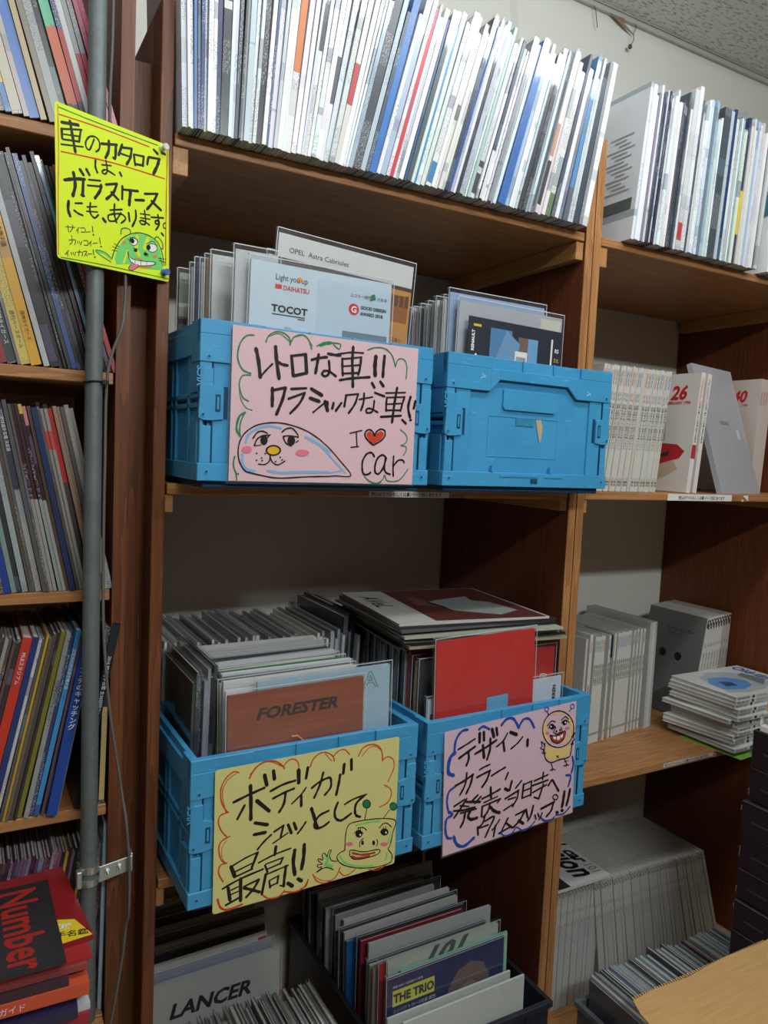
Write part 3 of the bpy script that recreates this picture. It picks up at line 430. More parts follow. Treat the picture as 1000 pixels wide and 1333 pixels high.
'yellow': "S g 15 50 2034 425 2026 821 2030 1321 2039|S r 17 52 1941 546 1971 1196 1969|S r 19 69 1455 694 1543 1418 1575|S o 17 37 2059 37 1446 23 852 16 54|S r 17 1463 2058 1449 1495 1435 780 1431 250|S g 13 43 19 592 43 1478 47|F i 0 711 172 760 357 862 514 1002 618 1146 641 1275 597 1353 467 1386 304 1382 155 1107 119 943 148 731 93|S z 50 1021 581 1008 391 1047 316|S z 57 1174 595 1125 438|S z 34 885 323 836 146|F z 0 906 597 903 578 893 562 878 548 861 541 843 540 828 547 818 559 814 576 817 594 826 611 841 624 859 631 876 632 891 625 902 613|F z 0 1362 585 1360 563 1351 544 1339 529 1323 521 1308 522 1294 531 1285 547 1281 567 1284 588 1292 608 1305 622 1320 630 1336 629 1349 621 1358 605|S k 37 78 1848 277 1895|S k 40 176 1905 205 1708 234 1515|S k 34 77 1760 82 1635|S k 27 77 1760 314 1847|S k 30 303 1833 281 1670|S k 20 90 1695 280 1744|S k 24 91 1627 281 1674|S k 20 68 1552 329 1620|S k 24 465 1780 409 1616 366 1634 365 1713 413 1796 489 1817 533 1760 527 1668 486 1617|S k 37 559 1757 756 1821|S k 40 743 1817 735 1635 710 1618|S k 40 652 1832 647 1691 607 1580|S k 37 826 1851 778 1686|S k 30 827 1811 958 1847|S k 37 953 1845 935 1709 885 1594|S k 27 812 1716 935 1719|S k 37 983 1763 1000 1625|S k 30 987 1774 1125 1797|S k 34 1120 1796 1106 1653|S k 30 999 1641 1115 1660|S k 37 1183 1796 1168 1700|S k 34 1192 1815 1349 1846|S k 47 1342 1840 1312 1729 1258 1595|S k 40 1265 1952 1315 1915|S k 34 1378 1948 1430 1950|S k 30 480 1496 477 1405 501 1332|S k 20 558 1463 678 1495|S k 24 611 1541 628 1405 595 1346 560 1367 611 1411 724 1380|S k 37 793 1438 811 1402|S k 40 101 1086 225 1145 342 1181|S k 40 326 1177 314 944|S k 30 334 949 297 950|S k 44 207 1225 227 1062 196 905|S k 40 286 1296 328 1237|S k 40 365 1326 400 1266|S k 27 393 1194 537 1231|S k 27 378 1110 557 1155|S k 40 547 1173 532 1089 466 962|S k 30 607 1202 754 1266|S k 37 750 1265 705 1122 612 998|S k 40 679 1115 768 1040|S k 37 824 1253 820 1069|S k 34 825 1209 1037 1256|S k 47 934 1230 921 1094 914 1014|S k 34 997 1113 1121 1148|S k 30 1127 1248 1317 1312|S k 37 1308 1304 1257 1177 1161 1029|S k 44 1230 1170 1361 1082|S k 40 145 813 137 701 160 617|S k 24 224 812 307 838|S k 27 209 709 260 681 311 673|S k 25 409 877 403 745 456 681 506 739|S k 20 367 807 486 850|S k 20 360 745 497 777|S k 44 567 703 594 672|S k 24 659 857 816 915|S k 27 718 962 713 819 742 703|S k 24 799 860 732 731 646 701 635 770 713 819 817 844 863 793 803 713|S k 30 905 895 917 775|S k 30 1001 959 1004 847 954 711|S k 20 1065 933 1200 955|S k 20 1066 872 1202 893|S k 24 1126 1000 1140 817 1087 783 1059 818 1104 839 1195 804|S k 24 1219 929 1401 972|S k 27 1318 994 1331 872 1285 851 1284 892 1330 903 1332 840 1288 757|S k 17 1428 905 1399 877 1401 825 1430 821|S k 34 1372 728 1397 704|S k 10 105 454 214 475|S k 10 130 480 140 392|S k 10 188 503 185 453 156 396|S k 10 264 491 231 433|S k 10 251 458 252 407|S k 10 281 485 332 502 338 451 287 435|S k 10 350 450 400 471|S k 13 428 553 435 479|F k 0 451 442 450 437 448 433 445 430 441 428 437 428 434 430 431 433 430 438 431 442 433 447 436 450 440 452 444 452 448 450 450 447|S k 10 142 282 217 303 210 237|S k 10 174 350 179 270 151 224|S k 10 243 294 248 265|S k 10 264 299 270 274|S k 10 297 306 277 251|S k 10 318 321 364 335 371 276 325 262|S k 10 412 342 384 295|S k 10 404 316 407 270|S k 10 433 316 490 335|S k 13 517 416 529 337|F k 0 547 301 547 296 545 291 541 288 537 286 533 286 530 288 528 292 527 296 527 301 530 305 533 309 537 310 541 310 544 309 547 305|S k 10 136 140 95 71|S k 10 120 106 126 57|S k 10 162 115 171 87|S k 10 187 125 192 95|S k 10 220 138 205 84|S k 10 237 141 300 155 294 97|S k 10 265 178 255 95|S k 10 313 168 355 181 323 109|S k 10 339 143 362 118|S k 10 368 149 416 164|S k 13 435 225 442 155|F k 0 465 129 464 124 462 120 459 117 455 115 451 115 447 117 445 120 444 125 445 130 447 134 450 138 454 139 458 139 462 137 464 134|S g 15 676 164 725 329 826 506 1002 629 1164 645 1294 590 1372 450 1406 245|S k 7 676 164 725 329 826 506 1002 629 1164 645 1294 590 1372 450 1406 245|S g 17 799 552 806 625 867 660 926 643 922 580|S g 17 1265 616 1310 657 1376 598 1389 496 1352 498|S k 8 916 485 932 536 1004 546 1032 501|F w 0 1020 498 1016 478 1006 459 990 445 971 437 952 437 935 444 924 457 920 476 923 495 933 514 949 528 968 536 987 537 1004 530 1015 516|S k 8 1023 499 1020 477 1009 457 992 442 971 433 951 433 933 440 921 455 916 475 920 496 931 516 948 532 968 540 989 541 1006 533 1019 518 1023 499|F k 0 982 500 980 485 974 472 964 461 953 456 941 456 931 462 924 473 921 486 923 501 929 514 939 525 950 530 962 530 972 524 979 513|F w 0 1299 480 1295 457 1281 434 1260 417 1235 407 1210 406 1188 414 1173 430 1168 451 1172 475 1186 497 1206 514 1231 524 1257 525 1278 517 1293 501|S k 8 1303 481 1298 456 1284 432 1262 414 1235 403 1209 402 1186 411 1170 428 1164 450 1169 476 1183 499 1205 518 1231 528 1258 529 1281 521 1297 504 1303 481|F k 0 1209 467 1207 450 1201 435 1191 424 1180 418 1168 419 1158 426 1151 438 1148 453 1150 470 1156 485 1166 496 1177 502 1189 501 1199 494 1207 482|S k 8 1150 506 1239 568 1314 521|S k 8 915 537 933 510|S k 8 889 510 916 491|F k 0 1021 373 1020 363 1015 354 1007 347 997 343 987 343 979 346 973 353 971 362 973 372 978 381 986 389 996 393 1005 393 1014 389 1019 382|F k 0 1164 352 1162 341 1156 331 1147 323 1137 319 1127 319 1118 323 1112 330 1109 340 1111 351 1117 361 1125 369 1136 373 1146 373 1155 369 1161 362|S k 8 963 392 1035 397|S k 8 1117 373 1173 354 1156 308|F o 0 869 444 867 435 860 427 850 420 838 416 825 415 815 417 808 422 805 429 808 438 814 446 824 453 837 457 849 458 859 456 866 451|F o 0 1310 356 1308 348 1300 340 1288 334 1274 329 1260 328 1248 329 1240 334 1237 340 1240 348 1247 356 1259 363 1273 367 1287 369 1299 367 1307 363|F w 0 885 323 941 231 1085 230 1267 258 1250 212 1033 146 924 186|S k 10 885 323 941 231 1085 230 1267 258 1250 212 1033 146 924 186 885 323|S k 7 986 236 988 157|S k 7 1067 233 1069 158|S k 7 1149 244 1151 175|S o 20 953 129 1088 132 1224 181|S o 17 994 257 1085 251|F p 0 934 146 897 76 946 54 1034 135 1024 165|S k 8 934 146 897 76 946 54 1034 135 1024 165|S i 24 659 150 588 207 492 217|S g 12 677 158 587 227 475 234 502 188 660 109|S k 8 681 340 752 325|S k 8 673 287 744 288|S k 8 706 391 768 359|S k 8 1320 333 1440 348|S k 8 1330 303 1433 293|S k 8 1347 349 1389 220"}
# ================================================================ the room
WB = 0.4388; ZC = 1.2574; ZF = -1.30
struct(box(-2.3, WB, ZF, 3.3, WB + .1, ZC + .1).build('wall_back', WALL))
DIM = plain('brownish_far_wall', rgb(104, 84, 66), .8, .2)
struct(box(-2.4, -3.2, ZF, -2.3, WB + .1, ZC + .1).build('wall_left', DIM))
struct(box(3.3, -3.2, ZF, 3.4, WB + .1, ZC + .1).build('wall_right', DIM))
struct(box(-2.4, -3.3, ZF, 3.4, -3.2, ZC + .1).build('wall_front', DIM))
struct(box(-2.4, -3.3, ZF - .05, 3.4, WB + .1, ZF).build('floor', FLOORM))
ceil = struct(box(-2.4, -3.3, ZC, 3.4, WB + .1, ZC + .05).build('ceiling', CEIL))
tr = MB(); tr.box(-2.3, WB - .012, ZC - .016, 3.3, WB, ZC); tr.box(-2.3, WB - .018, ZC - .004, 3.3, WB - .012, ZC)
struct(tr.build('trim_1', plain('ceiling_moulding', rgb(196, 196, 188), .5, .4), None, bev=.002))
# fluorescent fittings whose tubes light the aisle
for i, ((lx, ly, lz), ln, pw) in enumerate(LAMPS):
    f = thing('ceiling_light', ['white batten fluorescent light on the ceiling above the left hand shelves', 'white batten fluorescent light on the ceiling above the right hand shelves', 'white batten fluorescent light on the ceiling farther back in the aisle'][i], 'light', (lx, ly, ZC), group='ceiling lights')
    MB().prism([(-.06, 0), (.06, 0), (.045, -.035), (-.045, -.035)], -ln / 2, ln / 2, 'x').build('housing', plain('lamp_housing', rgb(225, 225, 222), .4), f, fix=True)
    tubem = bpy.data.materials.get('glowing_tube')
    if tubem is None:
        n = NT('glowing_tube'); n.set(rgb(250, 250, 250), .3); n.b.inputs['Emission Color'].default_value = (.93, .98, 1, 1)
        n.b.inputs['Emission Strength'].default_value = 3.0; tubem = n.m
    for dy in (-.03, .03):
        MB().tube([(-ln / 2 + .03, dy, -.045), (ln / 2 - .03, dy, -.045)], .009).build('tube', tubem, f)
# ================================================================ bookcases
def cleat(root, x0, z1, h=.03, w=.018, y0=.004, m=None):
    box(x0, y0, z1 - h, x0 + w, WB - .02, z1).build('cleat', m or WY, root, bev=.001)
def bookcase(label, xl, xr, boards, top, stile=False, bt=.016, cleats=True, base=None):
    b = thing('bookcase', label, 'bookcase', (0, 0, 0), group='pine bookcases along the wall')
    base = ZF if base is None else base
    for (a, c) in ((xl - .018, xl), (xr, xr + .018)):
        if stile and a < xl:
            box(a, 0, base, c, .058, top).build('front_stile', WZL, b, bev=.0012)
            box(a, .0595, base, c, WB - .003, top).build('side_panel', WZ, b, bev=.001)
        else:
            o = box(a, .0006, base, c, WB - .003, top).build('side_panel', WI, b, bev=.001)
            box(a, -.001, base, c, .0006, top + .0003).build('front_edge', WZL if xl < -.5 else WZ, b)
    for k, z in enumerate(boards):
        box(xl + .003, 0, z - bt, xr - .003, WB - .004, z).build('shelf_board', WX, b, bev=.0012)
        if cleats:
            hh = (.034, .022, .024, .024)[k % 4]
            cleat(b, xl + .001, z - bt - .0005, hh + .004, .022 if k == 0 else .012)
            cleat(b, xr - .019, z - bt - .0005, hh, .018)
    return b
bc_l = bookcase('pine bookcase at far left, packed with sports magazines behind the steel pipe', -.872, -.071, [.485, .173, -.129, -.443, -.765, -1.28], .98, cleats=False)
bc_m = bookcase('pine bookcase in the middle that carries the four blue crates', 0.0, .776, [.512, .022, -.577, -1.17], .687, stile=True)
bc_r = bookcase('pine bookcase at the right with white car magazines on its shelves', .8145, 1.568, [.512, .022, -.577, -1.17], .690)
box(-.0525, .060, ZF, -.0185, .078, .622).build('filler_board', WZL, bc_m, bev=.0008)  # added board so the gap between the bookcases doesn't go dark
# price notices stuck on the shelf fronts
NOTE = '売価はラベルもしくは裏1ページ目にあります'
def note(label, x0, z0, x1, z1, c, rot=0.0, tx=.0, tw=.9):
    t = thing('price_notice', label, 'label', (x0, -.0014, z0), (0, rot, 0), 'price notices on the shelf fronts')
    w_, h_ = x1 - x0, z1 - z0
    box(0, 0, 0, w_, .0006, h_).build('paper_strip', plain('notice_paper_%d' % c[0], rgb(*c), .5), t)
    text(NOTE, h_ * .78 if not tx else h_ * .62, plain('print_black', PRC['black']), t, (w_ * (.02 + tx), -.0003, h_ * .22), name='lettering', sx=w_ * tw / (h_ * (.78 if not tx else .62) * 21), bold=.0001)
    return t
note('narrow printed notice strip on shelf edge under the pink retro sign', .334, .006, .4935, .0158, (224, 218, 206))
note('wide white printed notice strip on shelf edge under the silver catalog', 1.052, .0065, 1.262, .0205, (226, 226, 220), tx=.14, tw=.74)
note('printed notice strip on the shelf edge below the lying magazine stack', 1.103, -.588, 1.270, -.579, (214, 210, 202))
sk = thing('torn_sticker', 'scrap of torn white sticker on shelf edge right of the notice', 'sticker', (1.30, -.0014, .006))
m = MB(); m.v = [(0, 0, .013), (.02, 0, .014), (.019, 0, .0), (.016, 0, .004)]; m.f = [(3, 2, 1, 0)]; m.build('scrap', PAPER_W, sk)
m = MB(); m.v = [(-.004, 0, 0), (.0, 0, .006), (.004, 0, .0)]; m.f = [(2, 1, 0)]; m.build('scrap', PAPER_W, sk)
# ================================================================ pipe, bracket, cable
PY = -.034
p = thing('steel_pipe', 'galvanised steel pipe standing upright before the left bookcase', 'pipe', (-.105, PY, ZF))
pm = MB(); pm.tube([(.006, 0, 0), (.004, 0, .65), (.0, 0, 1.7), (-.003, 0, ZC - ZF)], .0112, 20); pm.build('tube', GALV, p, smooth=True)
zt = thing('zip_tie', 'black zip tie holding the cable to the steel pipe', 'zip tie', (-.1045, PY, .156))
MB().tube([(.0122 * math.cos(a * math.pi / 8), .0122 * math.sin(a * math.pi / 8), 0.0 + .0008 * math.cos(a)) for a in range(17)], .0013, 6).build('strap', BLACK, zt)
box(.009, -.012, -.003, .018, -.006, .003).build('head', BLACK, zt, bev=.0006)
br = thing('pipe_bracket', 'zinc clamp bracket fixing the steel pipe to the left bookcase', 'bracket', (-.1005, PY, -.5235))
rg = MB()
for dz in (-.014, .004):
    rg.prism([(.0135 * math.cos(a * math.pi / 10), .0135 * math.sin(a * math.pi / 10)) for a in range(20)], dz, dz + .009, 'z')
rg.build('clamp_ring', ZINC, br, fix=True, smooth=False)
box(-.018, -.0135, -.013, -.011, -.002, .011).build('hinge_knuckle', ZINC, br, bev=.001)
MB().prism([(.0125, -.015), (.058, -.006), (.058, .015), (.0125, .008)], -.004, -.0015, 'y').build('plate', ZINC, br, bev=.0008, fix=True)
box(.0555, -.0015, -.010, .0585, .0325, .017).build('flange', ZINC, br, bev=.0006)
for bx, bz in ((.024, -.002), (.040, .0015)):
    MB().cyl((bx, bz), .0042, -.0068, -.004, 'y', 6).build('nut', ZINC, br, fix=True)
    MB().cyl((bx, bz), .002, -.0125, -.0068, 'y', 10).build('bolt', ZINC, br, fix=True)
cb = thing('cable', 'thin grey cable hanging loosely beside the steel pipe', 'cable')
cpts = [(-.0875, .72), (-.0865, .65), (-.0868, .59), (-.0885, .50), (-.080, .40), (-.066, .31), (-.068, .24), (-.0865, .172), (-.0885, .05), (-.0885, -.09), (-.086, -.19), (-.076, -.30), (-.058, -.42), (-.0485, -.53), (-.0505, -.63), (-.062, -.72), (-.078, -.82), (-.09, -.95), (-.095, -1.2), (-.09, -1.355)]
def smoothp(pts, k=5):
    out = []
    P = [pts[0]] + list(pts) + [pts[-1]]
    for i in range(1, len(P) - 2):
        p0, p1, p2, p3 = P[i - 1], P[i], P[i + 1], P[i + 2]
        for j in range(k):
            t = j / k
            out.append(tuple(.5 * ((2 * b) + (-a + c) * t + (2 * a - 5 * b + 4 * c - d) * t * t + (-a + 3 * b - 3 * c + d) * t ** 3) for a, b, c, d in zip(p0, p1, p2, p3)))
    out.append(tuple(pts[-1])); return out
MB().tube([(x, -.0475 if -.60 < z < -.44 else (-.028 if z > .25 else -.034), z) for x, z in smoothp(cpts)], .0021, 8).build('sheath', CABLE, cb, smooth=True)
# loose wires up on the wall by the ceiling
for lab, pts in (('thin grey wire stub dangling from the ceiling edge, the left one', [(1.150, .434, 1.252), (1.154, .425, 1.235), (1.158, .424, 1.215), (1.166, .426, 1.192)]),
                 ('thin wire with a brown knot dangling from ceiling edge, right one', [(1.296, .434, 1.252), (1.300, .424, 1.232), (1.288, .420, 1.21), (1.290, .420, 1.195), (1.282, .422, 1.180)])):
    t = thing('loose_wire', lab, 'wire', group='loose wires at the ceiling')
    MB().tube(smoothp(pts, 4), .0011, 6).build('strand', CABLE, t)
    if 'knot' in lab:
        kb = bmesh.new(); bmesh.ops.create_icosphere(kb, subdivisions=2, radius=.006)
        me = bpy.data.meshes.new('knot'); kb.to_mesh(me); kb.free(); me.materials.append(plain('brown_tape', rgb(96, 60, 46)))
        o = bpy.data.objects.new('knot', me); COL.objects.link(o); o.parent = t; o.location = (1.281, .422, 1.177); o.scale = (1, .8, 1.1)
t = thing('peeled_tape', 'brown peeled tape hanging in the corner of wall and ceiling', 'tape', (0, 0, 0))
m = MB(); m.prism([(1.165, 1.256), (1.215, 1.253), (1.262, 1.232), (1.300, 1.214), (1.262, 1.222), (1.225, 1.236), (1.19, 1.248)], .428, .4295, 'y'); m.prism([(1.24, 1.242), (1.262, 1.25), (1.268, 1.247), (1.25, 1.236)], .427, .428, 'y')
m.build('strip', plain('brown_peeled_tape', rgb(150, 124, 100), .7), t, fix=True)
# ================================================================ blue folding crates
CW, CH, CD = .37, .2143, .262
def crate(label, x, y, z, yaw):
    r = thing('folding_crate', label, 'crate', (x, y, z), (0, 0, yaw), 'blue folding crates')
    W, H, D = CW, CH, CD
    # tray floor, recessed foot
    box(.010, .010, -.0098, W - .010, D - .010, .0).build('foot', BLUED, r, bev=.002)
    box(.008, .008, .0, W - .008, D - .008, .004).build('tray_floor', BLUE, r)
    bm_ = MB(); zt_ = .024
    bm_.box(0, 0, 0, W, .006, zt_).box(0, D - .006, 0, W, D, zt_).box(0, .006, 0, .006, D - .006, zt_).box(W - .006, .006, 0, W, D - .006, zt_)
    bm_.build('base_rim', BLUE, r, bev=.0009)
    b2 = MB()
    b2.box(.118, -.0012, .0165, .202, .0, .0215).box(.218, -.0012, .0165, .262, .0, .0215)
    b2.box(.0995, -.001, .024, .1035, .004, .036).box(.2295, -.001, .024, .2335, .004, .036)
    b2.build('base_lug', BLUE, r, bev=.0005)
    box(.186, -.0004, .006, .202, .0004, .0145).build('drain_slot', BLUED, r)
    # top rim: outer apron with stepped lower edge and the pocket notches
    rim = MB()
    for (ya, yb) in ((0, .0045), (D - .0045, D)):
        rim.box(0, ya, H - .056, .088, yb, H - .019); rim.box(.284, ya, H - .056, W, yb, H - .019)
        rim.prism([(.088, H - .056), (.108, H - .036), (.108, H - .019), (.088, H - .019)], ya, yb, 'y')
        rim.prism([(.284, H - .056), (.284, H - .019), (.262, H - .019), (.262, H - .036)], ya, yb, 'y')
        rim.box(.108, ya, H - .036, .262, yb, H - .019)
        rim.box(0, ya, H - .019, .091, yb, H); rim.box(.292, ya, H - .019, W, yb, H)
    rim.box(0, .0045, H - .030, W, .013, H - .0005).box(0, D - .013, H - .030, W, D - .0045, H - .0005)
    for xa in (.157, .227):
        rim.box(xa, .001, H - .019, xa + .003, .0045, H)
    for (xa, xb, xs) in ((0, .0045, 0), (W - .0045, W, 1)):
        rim.box(xa, .0045, H - .056, xb, .040, H); rim.box(xa, D - .040, H - .056, xb, D - .0045, H)
        rim.box(xa, .040, H - .046, xb, D - .040, H - .012)
    rim.box(.0045, .013, H - .030, .012, D - .013, H - .0005).box(W - .012, .013, H - .030, W - .0045, D - .013, H - .0005)
    o = rim.build('top_rim', BLUE, r, bev=.0007)
    # front and back walls
    for nm, ya, yb, s in (('front_wall', .0075, .0115, 1), ('back_wall', D - .0115, D - .0075, -1)):
        box(.014, ya, .020, W - .014, yb, H - .025).build(nm, BLUE, r)
    pr = MB()   # embossing on the front wall
    for (x0, z0, x1, z1) in ((.092, .050, .248, .0515), (.092, .118, .248, .1195), (.092, .050, .0935, .1195), (.2465, .050, .248, .1195)):
        pr.box(x0, .0066, z0, x1, .0076, z1)
    pr.prism([(.124, .130), (.236, .130), (.240, .135), (.240, H - .050), (.120, H - .050), (.120, .135)], .0035, .0076, 'y')
    pr.build('embossing', BLUE, r, bev=.0005, fix=True)
    for mir in (0, 1):                          # corner hinge strips with their latch
        X = (lambda v: v) if not mir else (lambda v: W - v)
        def bx(m_, x0, y0, z0, x1, y1, z1): a, b = sorted((X(x0), X(x1))); return m_.box(a, y0, z0, b, y1, z1)
        st = MB()
        bx(st, .003, .0015, .024, .018, .011, .074); bx(st, .001, .0015, .112, .0175, .011, H - .056)
        bx(st, .020, .003, .024, .050, .0085, H - .050)
        st.build('hinge_strip', BLUE, r, bev=.0006)
        la = MB()
        pts = [(.001, .150), (.001, .110), (-.006 + .006, .094), (.0, .084), (.006, .081), (.019, .081), (.034, .083), (.034, .124), (.019, .127), (.019, .150)]
        pts = [(X(a), b) for a, b in pts]
        la.prism(pts, -.0005, .006, 'y'); la.build('latch', BLUE, r, bev=.0006, fix=True)
        rc = MB(); bx(rc, .0345, .0022, .084, .0405, .0029, .127); bx(rc, .0225, -.0008, .093, .0295, -.0004, .116); bx(rc, .0183, .0008, .024, .0198, .0028, H - .057)
        rc.build('latch_recess', BLUED, r)  # dark slabs for the hollows, their shade put into the colour
        tb = MB(); bx(tb, .0245, -.0014, .096, .0275, -.0006, .113); tb.build('latch_tab', BLUE, r, bev=.0004)
        rv = MB()
        for (a, b) in ((.0125, H - .049), (.0125, .0125), (.006, .0885)):
            yv = 0.0 if b != .0885 else -.0005
            rv.cyl((X(a), b), .0032, yv - .0008, yv + .001, 'y', 12)
        rv.build('rivet', BLUE, r, fix=True)
        rv = MB()
        for (a, b) in ((.0125, H - .049), (.0125, .0125), (.006, .0885)):
            yv = 0.0 if b != .0885 else -.0005
            rv.cyl((X(a), b), .0018, yv - .001, yv - .0006, 'y', 10)
        rv.build('rivet_socket', BLUED, r, fix=True)
        # side wall of this end: two folding leaves with ribs
        sw = MB(); bx(sw, .0065, .009, .022, .0105, D - .009, .106); sw.build('lower_side_wall', BLUE, r)
        sw = MB(); bx(sw, .0065, .009, .109, .0105, D - .009, H - .028); sw.build('upper_side_wall', BLUE, r)
        rb = MB()
        for ya in (.0, .052, .118, .140, .206, .250):
            bx(rb, .0025, ya + .002, .024, .0066, ya + .010, H - .045)
        bx(rb, .0025, .010, .098, .0066, D - .010, .104); bx(rb, .0025, .010, .111, .0066, D - .010, .117)
        bx(rb, .001, .012, .024, .0066, .040, .082); bx(rb, .001, .012, .118, .0066, .044, H - .056)
        rb.build('side_rib', BLUE, r, bev=.0006)
    text('VICS', .013, BLUE, r, (.0055, -.0009, .126), (math.pi / 2, -math.pi / 2, 0), name='embossed_lettering', bold=.0003)
    return r
cr1 = crate('blue crate on the middle shelf, left one, wearing the pink retro sign', .0168, -.1058, .0318, .0263)
cr2 = crate('blue crate on the middle shelf, right one, with its bare front', .4204, -.0868, .0318, .0237)
cr3 = crate('blue crate on lower shelf, left one, wearing the pale yellow sign', .0176, -.1109, -.5670, .0174)
cr4 = crate('blue crate on lower shelf, right one, wearing the pink chick sign', .4021, -.1095, -.5670, .0357)
# tape rest and scratches on the bare crate
tp = patch(cr2, 0, 0, 0, 0, (196, 176, 140), y=.0062, name='torn_tape', pts=[(.196, .117), (.208, .118), (.213, .105), (.211, .085), (.208, .076), (.203, .092), (.199, .106)])
patch(cr2, .152, .105, .192, .118, (60, 138, 176), y=.0063, name='tape_residue')
for (a, b) in ((.066, .178), (.3065, .167)):
    m = MB(); m.prism([(a, b), (a + .010, b + .006), (a + .011, b + .005), (a + .001, b - .001)], -.0004, .0, 'y'); m.prism([(a + .010, b), (a + .002, b + .008), (a + .003, b + .0085), (a + .011, b + .001)], -.0004, .0, 'y')
    m.build('scratch', plain('pale_scratch', rgb(170, 205, 220)), cr2, fix=True)
# ================================================================ hand-lettered signs
def sign(label, key, corner, u, v, w, h, paper, sx=1.0, sz=1.0, film=0.0):
    """corner: bottom-left; u: unit right; v: unit up. Local x right, y into the card, z up"""
    r = thing('handwritten_sign', label, 'sign', corner, group='hand-lettered signs')
    u = Vector(u).normalized(); yax = Vector(v).normalized().cross(u).normalized(); zax = u.cross(yax)
    mt = Matrix.Identity(4)
    for i in range(3): mt[i][0] = u[i]; mt[i][1] = yax[i]; mt[i][2] = zax[i]
    mt.translation = Vector(corner); r.matrix_world = mt
    rr = .004; n4 = []
    for cx, cz, a0 in ((w - rr, rr, -90), (w - rr, h - rr, 0), (rr, h - rr, 90), (rr, rr, 180)):
        for k in range(4):
            a = math.radians(a0 + k * 30); n4.append((cx + rr * math.cos(a), cz + rr * math.sin(a)))
    if film:
        MB().prism([(-film, -film), (w + film * .4, -film * .6), (w + film * .4, h + film * .5), (-film, h + film * .9)], -.0004, .0009, 'y').build('laminating_film', LAMIN, r, fix=True)
    MB().prism(n4 if not film else [(0, 0), (w, 0), (w, h), (0, h)], 0, .0006, 'y').build('paper', plain('sign_paper_' + key, rgb(*paper), .55, .35, 0, .03), r, fix=True)
    by = {}; lay = 0
    for it in SIGNS[key].split('|'):
        tk = it.split(); kind, col, wd = tk[0], tk[1], int(tk[2]) * 1e-4
        P = [(int(tk[i]) * 1e-4 * sx, int(tk[i + 1]) * 1e-4 * sz) for i in range(3, len(tk), 2)]
        lay += 1; y = -.00045 - lay * 1.5e-6 if film else -.00005 - lay * 1.5e-6
        mb = by.setdefault(col, MB())
        if kind == 'F':
            b = len(mb.v); mb.v += [(a, y, c) for a, c in P]; mb.f.append(tuple(range(b, b + len(P)))); continue
        Q = smoothp(P, 4) if len(P) > 2 else P
        hw = wd / 2; L = []; Rr = []
        nQ = len(Q)
        for i in range(nQ):
            a = Q[max(0, i - 1)]; c = Q[min(nQ - 1, i + 1)]
            dx, dz = c[0] - a[0], c[1] - a[1]; l_ = math.hypot(dx, dz) or 1e-9
            wv = hw * (1.0 + .12 * math.sin(i * 1.7 + lay))
            L.append((Q[i][0] - dz / l_ * wv, y, Q[i][1] + dx / l_ * wv)); Rr.append((Q[i][0] + dz / l_ * wv, y, Q[i][1] - dx / l_ * wv))
        b = len(mb.v); mb.v += L + Rr
        for i in range(nQ - 1): mb.f.append((b + i, b + nQ + i, b + nQ + i + 1, b + i + 1))
        for e in (0, nQ - 1):                       # rounded ends
            cx, cz = Q[e]; b = len(mb.v)
            mb.v += [(cx + hw * .96 * math.cos(k * math.pi / 4), y - 4e-7, cz + hw * .96 * math.sin(k * math.pi / 4)) for k in range(8)]
            mb.f.append(tuple(b + k for k in range(8)))
    names = dict(k='black', g='green', r='red', b='blue', y='yellow', p='pink', l='pale_blue', w='white', i='light_green', d='dark_red', o='orange', z='lemon')
    for col, mb in by.items(): mb.build('ink_drawing', ink(col), r)
    return r
def dirv(a, b): return tuple(q - p for p, q in zip(a, b))
yA = -.1105
def on_crate(x0, z0, x1, z1, yaw, yb):
    return (x0, yb, z0), (math.cos(yaw), math.sin(yaw), (z1 - z0) / (x1 - x0))
c_, u_ = on_crate(.0590, .0330, .3540, .0330, .0263, -.1098)
sign('pink sign about retro and classic cars, with a seal drawing', 'retro', c_, u_, (0, 0, 1), .2955, .2085, (226, 190, 196), .2955 / .297, .2085 / .21, film=.004)
c_, u_ = on_crate(.0525, -.5790, .350, -.5765, .0174, -.1145)
sign('pale yellow sign with red cloud border and a green alien drawing', 'body', c_, u_, (0, 0, 1), .299, .210, (214, 208, 134), .299 / .297, 1.0)
c_, u_ = on_crate(.4425, -.5845, .739, -.5720, .0357, -.1125)
sign('pink sign with blue cloud border and a yellow chick drawing', 'design', c_, u_, (0, 0, 1), .297, .214, (222, 190, 204), 1.0, .214 / .21, film=.003)
sg = sign('neon yellow card with a green bear drawing pinned over the pipe', 'yellow', (-.1545, -.0760, .3005), (.1550, .073, .0055), (0, 0, 1), .1685, .184, (218, 240, 40), .1685 / .148, .184 / .21)
for lab, lx, lz, c in (('white push pin in the top corner of the yellow card', .157, .177, (206, 214, 196)), ('blue push pin in the bottom corner of the yellow card', .158, .011, (74, 110, 176))):
    pw_ = sg.matrix_world @ Vector((lx, -.0012, lz))
    t = thing('push_pin', lab, 'push pin', pw_, (0, 0, .38), 'push pins')
    MB().cyl((0, 0), .0046, -.0105, -.0075, 'y', 14).build('head', plain('pin_%d' % c[0], rgb(*c), .25, .6), t, fix=True, bev=.0006)
    MB().cyl((0, 0), .0030, -.0075, -.0015, 'y', 12).build('neck', plain('pin_%d' % c[0], rgb(*c), .25, .6), t, fix=True)
    MB().cyl((0, 0), .0046, -.0018, -.0002, 'y', 14).build('collar', plain('pin_%d' % c[0], rgb(*c), .25, .6), t, fix=True)
